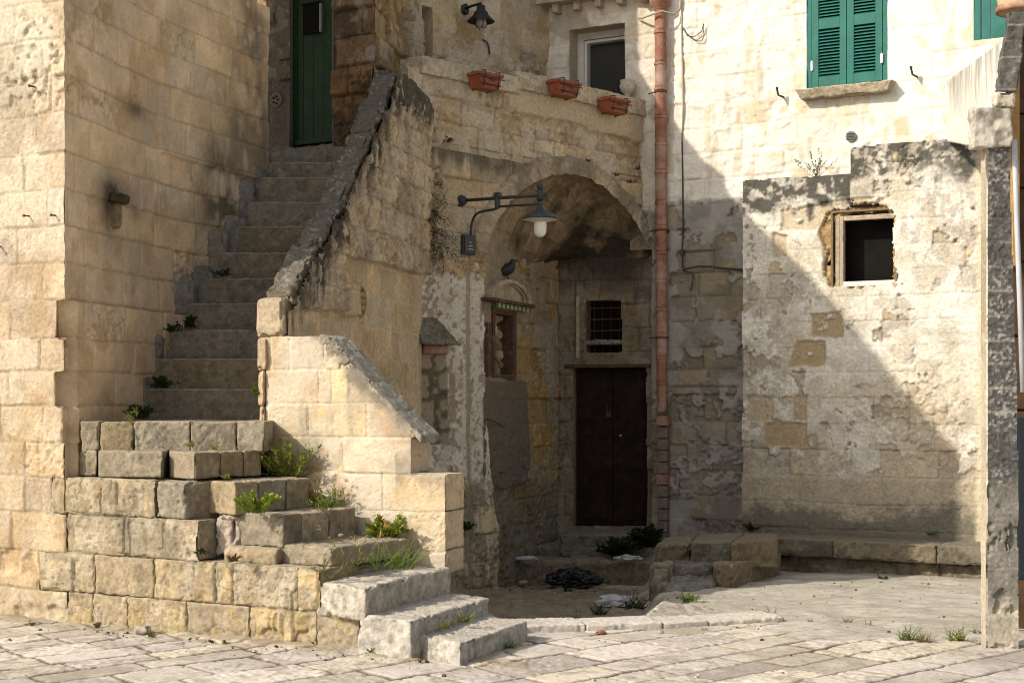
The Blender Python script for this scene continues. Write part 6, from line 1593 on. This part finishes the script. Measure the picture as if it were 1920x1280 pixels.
def weed(name, pos, label, kind, size, seed, col=GREEN, out=(0, -1, 0), grp=None, n=None, cat='weed', mix=None):
    """a small wild plant: stems with leaves, or a tuft of blades, rooted at pos and leaning towards out"""
    root = thing(name, label, cat, pos, grp); p0 = Vector([float(v) for v in pos]); R = random.Random(seed); o = Vector(out)
    st = Pl(seed); lf = Pl(seed+1)
    if kind == 'bush':
        for i in range(int((n or 14)*1.5)):
            d = Vector((R.uniform(-.9, .9), R.uniform(-.7, .6), R.uniform(.35, 1.3)))+o*.25; d.normalize(); L = size*R.uniform(.35, .95)
            q = p0+Vector((R.uniform(-.3, .3)*size, R.uniform(-.15, .15)*size, 0)); st.blade(q, d, L, .004, (.06, .07, .02), .3)
            m = max(9, int(L/.008))
            for k in range(m):
                t = (k+1)/m; e = d+Vector((R.uniform(-1, 1), R.uniform(-1, 1), R.uniform(-.6, .9)))*.9
                cc = col if (mix is None or R.random() > mix[1]) else mix[0]
                lf.leaf(q+d*L*t+Vector((0, 0, -.25*L*t*t)), e, size*R.uniform(.13, .24), size*R.uniform(.10, .19), cc)
    elif kind == 'tuft':
        for i in range(n or 40):
            d = Vector((R.uniform(-1, 1), R.uniform(-1, .6), R.uniform(.5, 1.6)))+o*.4
            lf.blade(p0+Vector((R.uniform(-.35, .35)*size, R.uniform(-.12, .12)*size, 0)), d, size*R.uniform(.45, 1.05), R.uniform(.003, .007), col if (mix is None or R.random() > mix[1]) else mix[0], R.uniform(.2, .9))
    elif kind == 'sprig':
        for i in range(int((n or 8)*1.5)):
            d = Vector((R.uniform(-1, 1), R.uniform(-.7, .5), R.uniform(.5, 1.4)))+o*.4; d.normalize(); L = size*R.uniform(.5, 1.)
            q = p0+Vector((R.uniform(-.2, .2)*size, R.uniform(-.1, .1)*size, 0)); st.blade(q, d, L, .005, (.12, .14, .04), .4)
            for k in range(int(10+L*40)):
                t = R.random()**.6; e = d*.6+Vector((R.uniform(-1, 1), R.uniform(-1, 1), R.uniform(-.3, .8)))
                lf.leaf(q+d*L*t, e, size*R.uniform(.06, .14), size*R.uniform(.02, .045), col if (mix is None or R.random() > mix[1]) else mix[0])
    elif kind == 'hang':
        for i in range(n or 16):
            d = Vector((R.uniform(-.8, .8), R.uniform(-.3, .3), R.uniform(-.6, .7)))+o*.8; d.normalize(); L = size*R.uniform(.4, 1.)
            q = p0+Vector((R.uniform(-.12, .12)*size, 0, R.uniform(-.5, .5)*size)); st.blade(q, d, L*.8, .005, (.08, .07, .03), 1.1)
            for k in range(int(16+L*30)):
                t = R.random(); w = q+d*L*.7*t+Vector((0, 0, -.45*L*t*t)); e = d*.4+Vector((R.uniform(-1, 1), R.uniform(-1, 1), R.uniform(-1, .5)))
                lf.leaf(w, e, size*R.uniform(.05, .13), size*R.uniform(.012, .03), col if (mix is None or R.random() > mix[1]) else mix[0])
    finish(name, root, st, 'stems'); finish(name, root, lf, 'blades' if kind == 'tuft' else 'leaves')
    return root
def at(x, y, z=None):
    if z is not None: return P(x, y, dep(y, z))
    D = 9.
    for _ in range(12):
        zz = gz((x-CX)*D/FPX, D); D = D*.5+dep(y, zz)*.5
    return np.array([(x-CX)*D/FPX, D, zz-.003])
def onG(x, y, off=.05): return G.px(x, y, off)
W = weed
W('leafy_weed', onG(515, 898, .10), 'dark leafy weed in the corner between the seventh tread and the low parapet', 'bush', .20, 1, DGREEN, n=16)
W('grassy_weed', onG(556, 900, .10), 'feathery yellow green weed against the low parapet above the sixth tread', 'sprig', .36, 2, YEL, n=30, mix=(BRIGHT, .4))
W('feathery_weed', onG(624, 962, .06), 'pale feathery weed against the low parapet just above the fifth tread', 'sprig', .30, 3, (.22, .20, .07), n=22, mix=(OLIVE, .4))
W('leafy_weed', P(478, 962, 9.72), 'bright green parsley-like weed growing against the riser under the sixth tread', 'bush', .22, 4, BRIGHT, n=12)
W('leafy_weed', P(606, 958, 9.72), 'light green sprig hanging over the edge of the fifth tread', 'sprig', .20, 5, BRIGHT, n=12)
W('leafy_weed', onG(735, 1006, .12), 'lush green weed with orange withered leaves at the low parapet foot', 'bush', .24, 6, BRIGHT, n=18, mix=(ORANGE, .10))
W('grass_tuft', P(735, 1066, 9.75), 'tuft of long green grass blades behind the third tread', 'tuft', .40, 7, GREEN, n=80, mix=(BRIGHT, .4))
W('dry_weed', P(672, 1052, 9.55), 'tall dry seed stalk standing over the fourth tread', 'sprig', .36, 8, (.28, .22, .10), n=3)
W('dry_weed', P(650, 1078, 9.45), 'brownish withered weed in front of the fourth tread riser', 'sprig', .20, 9, DRY, n=9, mix=(OLIVE, .4))
W('moss_patch', P(868, 1166, 9.25), 'low green moss fringe along the riser of the second tread', 'tuft', .11, 10, OLIVE, n=60, mix=(GREEN, .4))
W('moss_patch', P(832, 1178, 9.05), 'shorter moss fringe left along the same second-tread riser', 'tuft', .08, 11, OLIVE, n=45)
W('grass_tuft', at(952, 1217), 'small grass tuft at the foot of the lowest tread', 'tuft', .10, 12, GREEN, n=50)
W('leafy_weed', at(592, 1207), 'little green weed on the paving left of the second tread', 'bush', .085, 13, GREEN, n=9)
W('leafy_weed', at(702, 1226), 'low weed in the gap under the second tread', 'bush', .07, 14, GREEN, n=9)
W('leafy_weed', at(770, 1230), 'low weed between the second and the lowest tread', 'bush', .07, 15, OLIVE, n=9)
W('trailing_weed', P(252, 790, 10.38), 'pale trailing weed hanging down a joint of the eighth riser', 'hang', .20, 16, YEL, n=14, mix=(GREEN, .5))
W('leafy_weed', P(262, 786, 10.9), 'dark low weed at the foot of the first tread of the upper flight', 'bush', .18, 17, DGREEN, n=12)
W('leafy_weed', P(303, 729, 11.45), 'dark big-leaved weed at the house wall beside the upper flight, lowest one', 'bush', .16, 18, (.03, .055, .018), n=14)
W('leafy_weed', P(326, 622, 12.0), 'small dark weed at the wall, two treads above the big-leaved one', 'bush', .13, 19, DGREEN, n=12)
W('leafy_weed', P(356, 616, 12.0), 'dark upright weed in the tread corner, right of the small one', 'bush', .16, 20, DGREEN, n=10)
W('leafy_weed', P(420, 519, 12.45), 'topmost dark weed on the stair, tight in a shaded tread corner', 'bush', .12, 21, DGREEN, n=9)
W('leafy_weed', P(480, 740, 10.92), 'small fresh green weed in the crack behind the newel stones', 'bush', .10, 22, GREEN, n=10)
W('leafy_weed', P(356, 838, 10.22), 'tiny yellow green weed on the seventh tread beneath a joint', 'bush', .07, 23, YEL, n=8)
W('leafy_weed', P(402, 843, 10.28), 'tiny sprout right of the other one on the seventh tread', 'bush', .06, 24, YEL, n=7)
W('leafy_weed', P(425, 898, 9.85), 'small yellowish sprout at the front of the sixth tread', 'bush', .07, 25, YEL, n=7)
W('ivy_clump', AW.px(803, 345, .06), 'fern-like green clump hanging beside the upper parapet corner', 'hang', .34, 26, (.06, .10, .022), out=(.35, -.4, 0), n=30, cat='plant', mix=(GREEN, .3))
W('dead_creeper', AW.px(806, 430, .06), 'dead brown creeper trailing down the crack below the green clump', 'hang', .46, 27, (.10, .065, .035), out=(.3, -.3, -.3), n=34, cat='plant', mix=(DRY, .3))
W('leafy_weed', AW.px(830, 270, .08), 'small weed sprouting on the dark ledge left of the arch', 'bush', .10, 28, DGREEN, n=7)
W('leafy_weed', AW.px(862, 994, .06), 'solitary weed growing from the face of the whitewashed pier', 'bush', .16, 29, (.03, .05, .02), n=12)
for i, (x, y) in enumerate(((1095, 305), (1150, 332), (1172, 345), (1190, 392), (1188, 320))):
    W('moss_tuft', AW.px(x, y, .06), ('moss tuft at the crown of the arch ring', 'moss tuft on the right shoulder of the arch ring', 'second moss tuft on the right shoulder of the ring', 'moss tuft low on the right haunch of the arch ring', 'moss in the crack right above the arch shoulder')[i], 'bush', .075, 30+i, DGREEN, n=7, grp='moss on the arch')
W('dark_bush', at(1160, 1042, -.14), 'rounded dark bush in front of the brown door step', 'bush', .28, 40, DGREEN, n=40, cat='bush')
W('dark_bush', P(1216, 1024, 16.3), 'taller dark bush right of the door step under the pipe', 'bush', .34, 41, DGREEN, n=30, cat='bush')
W('grass_tuft', at(1125, 1150), 'shaded grass patch left of the white plastic bag', 'tuft', .16, 42, (.05, .07, .022), n=80)
W('grass_tuft', at(1190, 1140), 'shaded taller grass right of the white plastic bag', 'tuft', .24, 43, (.05, .075, .02), n=110)
W('grass_tuft', at(1080, 1165), 'sparse shaded grass in front of the court slab', 'tuft', .12, 44, (.05, .07, .022), n=40)
W('leafy_weed', at(1066, 1108), 'low shaded weed in front of the black rubbish bag', 'bush', .09, 45, DGREEN, n=10)
W('leafy_weed', at(1288, 1128), 'small bright weed at the mouth of the mound by the boulder', 'bush', .12, 46, BRIGHT, n=12)
W('grass_tuft', at(1320, 1130), 'thin grass at the shadow edge right of the bright weed', 'tuft', .06, 47, OLIVE, n=22)
W('leafy_weed', P(1306, 1040, 14.3), 'small green weed on the lower block at the bench end', 'bush', .12, 48, GREEN, n=12)
W('leafy_weed', P(1280, 1040, 14.2), 'smaller weed left on the lower block at the bench end', 'bush', .09, 49, OLIVE, n=9)
W('leafy_weed', P(1372, 1096, 14.5), 'weed at the foot of the brown bench block', 'bush', .11, 50, DGREEN, n=9)
W('leafy_weed', P(1398, 1090, 14.7), 'second weed at the foot of the brown bench block', 'bush', .10, 51, OLIVE, n=9)
W('leafy_weed', AN.px(1412, 994, .05), 'dark weed where annex corner meets the bench top', 'bush', .14, 52, DGREEN, n=12)
W('leafy_weed', P(1655, 1090, 14.2), 'low weeds along the foot of the bench, mid length', 'bush', .11, 53, (.06, .08, .03), n=12)
W('grass_tuft', P(1748, 1098, 14.1), 'sunlit grass tuft at the foot of the bench near its right end', 'tuft', .15, 54, OLIVE, n=30)
W('grass_tuft', P(1812, 1104, 14.0), 'last grass tuft along the bench foot beside the pillar', 'tuft', .12, 55, OLIVE, n=26)
W('leafy_weed', AN.px(1748, 1002, .10), 'small weed on the right part of the bench top', 'bush', .09, 56, GREEN, n=9)
W('wall_weed', AN.px(1523, 330, -.05), 'spindly green weed growing on top of the annex wall', 'sprig', .30, 57, (.10, .13, .03), n=11)
W('grass_tuft', at(1700, 1200), 'spreading weed patch on the sunny concrete, left of two', 'tuft', .15, 58, OLIVE, n=80, mix=(GREEN, .5))
W('grass_tuft', at(1732, 1203), 'brownish dry tuft at the right of the weed patch', 'tuft', .13, 59, (.20, .15, .06), n=40)
W('grass_tuft', at(1795, 1200), 'upright weed tuft on the concrete close to the pillar', 'tuft', .17, 60, OLIVE, n=60, mix=(BRIGHT, .3))
W('grass_tuft', at(1835, 1188), 'wispy grass right at the pillar side', 'tuft', .12, 61, (.20, .18, .07), n=26)
W('grass_tuft', at(1590, 1165), 'small sprout in the middle of the sunny concrete', 'tuft', .10, 62, (.22, .20, .08), n=16)
W('grass_tuft', at(1520, 1166), 'tiny dry grass at the paving edge, near the kerb end', 'tuft', .06, 63, (.24, .2, .08), n=18)
W('grass_tuft', at(1447, 1148), 'dry grass stalk on the sunny mound', 'tuft', .10, 64, (.28, .22, .10), n=12)
W('leafy_weed', at(180, 1176), 'dry brown weed at the left foot of the house wall', 'bush', .07, 65, (.16, .10, .05), n=10)
W('leafy_weed', at(57, 1172), 'little green weed at the house foot near the left edge', 'bush', .06, 66, OLIVE, n=8)
W('leafy_weed', at(283, 1194), 'small green weed behind the pale broken stone', 'bush', .07, 67, OLIVE, n=8)
W('dry_weed', P(612, 1084, 9.33), 'tangle of dead twigs beside the third tread', 'sprig', .20, 68, (.20, .15, .09), n=9)
W('dry_weed', P(440, 1052, 9.55), 'brown dead leaves in the gap under the fifth tread', 'bush', .09, 69, (.16, .085, .04), n=10)
W('leafy_weed', P(378, 1040, 9.62), 'small dark weed in the broken gap of the stair base', 'bush', .09, 70, DGREEN, n=8)

# ================================================================== loose grit and dead leaves on the court floor
def debris():
    R = random.Random(9); V = []; Fc = []; C = []
    def bit(x, y, z, s, c):
        b = len(V); pts = [(R.uniform(.6, 1)*s*math.cos(a+R.uniform(-.3, .3)), R.uniform(.6, 1)*s*math.sin(a)) for a in (0, 1.25, 2.5, 3.8, 5.)]; hgt = s*R.uniform(.3, .8)
        for px, py in pts: V.append((x+px, y+py, z-.003))
        for px, py in pts: V.append((x+px*.55, y+py*.55, z+hgt))
        Fc.extend([(b+5, b+6, b+7, b+8, b+9)]+[(b+i, b+(i+1) % 5, b+5+(i+1) % 5, b+5+i) for i in range(5)]); k = R.uniform(.6, 1.25)
        C.extend([(c[0]*k, c[1]*k, c[2]*k)]*10)
    for i in range(900):
        t = R.random()
        if t < .55: X = R.uniform(-.1, 1.6); Y = R.uniform(10.9, 15.6)
        elif t < .75: X = R.uniform(1.3, 4.6); Y = R.uniform(10., 14.2)
        elif t < .9: X = R.uniform(-3.6, -.5); Y = 10.25-.514*(X+3.235)-abs(R.gauss(0, .12))-.02
        else: X = R.uniform(-3.8, 3.); Y = R.uniform(7.3, 10.3)
        s = .006+.018*R.random()**3
        bit(X, Y, gz(X, Y), s, R.choice([(.42, .36, .27), (.30, .25, .18), (.50, .45, .37), (.16, .11, .06), (.10, .07, .04)]))
    o = mesh_obj('debris', V, Fc, M['leaf'] if False else M['stone'], None, np.array(C), smooth=False); o['kind'] = 'stuff'; o['label'] = 'loose grit and crumbs of stone scattered over the court floor'; o['category'] = 'debris'
debris()
# ================================================================== light, camera
def light_camera():
    w = bpy.data.worlds.new("World"); sc.world = w; w.use_nodes = True; nt = w.node_tree; nt.nodes.clear()
    out = nt.nodes.new('ShaderNodeOutputWorld'); bg = nt.nodes.new('ShaderNodeBackground'); sky = nt.nodes.new('ShaderNodeTexSky')
    sky.sky_type = 'NISHITA'; sky.sun_disc = False; sky.sun_elevation = SUN_EL
    sky.sun_rotation = math.atan2(-LH[0], -LH[1]) % (2*math.pi)
    sky.air_density = 1.0; sky.dust_density = 4.0; sky.ozone_density = .6; sky.altitude = 300
    hs = nt.nodes.new('ShaderNodeHueSaturation'); hs.inputs['Saturation'].default_value = .38
    nt.links.new(sky.outputs[0], hs.inputs['Color']); nt.links.new(hs.outputs[0], bg.inputs[0]); bg.inputs[1].default_value = SKY
    nt.links.new(bg.outputs[0], out.inputs[0])
    l = bpy.data.lights.new('sun', 'SUN'); l.energy = SUN; l.angle = math.radians(.55); l.color = (1., .915, .775)
    o = bpy.data.objects.new('sun', l); COL.objects.link(o); o.location = (-8, -4, 12)
    d = Vector((LH[0]*math.cos(SUN_EL), LH[1]*math.cos(SUN_EL), -math.sin(SUN_EL))); o.rotation_euler = d.to_track_quat('-Z', 'Y').to_euler()
    cam = bpy.data.cameras.new('camera'); co = bpy.data.objects.new('camera', cam); COL.objects.link(co)
    cam.sensor_width = 36; cam.sensor_fit = 'HORIZONTAL'; cam.lens = FPX/1920*36; cam.shift_y = (HY-640)/1920; cam.clip_end = 3000; cam.clip_start = .05
    co.location = (0, 0, EYE); co.rotation_euler = (math.pi/2, 0, 0); sc.camera = co
    sc.view_settings.view_transform = 'Standard'; sc.view_settings.look = 'None'; sc.view_settings.exposure = 0; sc.view_settings.gamma = 1
    sc.render.engine = 'CYCLES'; sc.cycles.use_denoising = False if False else True
    sc.cycles.filter_width = 1.0; sc.cycles.max_bounces = 8; sc.cycles.diffuse_bounces = 5
SUN = 4.6; SKY = .165
light_camera()
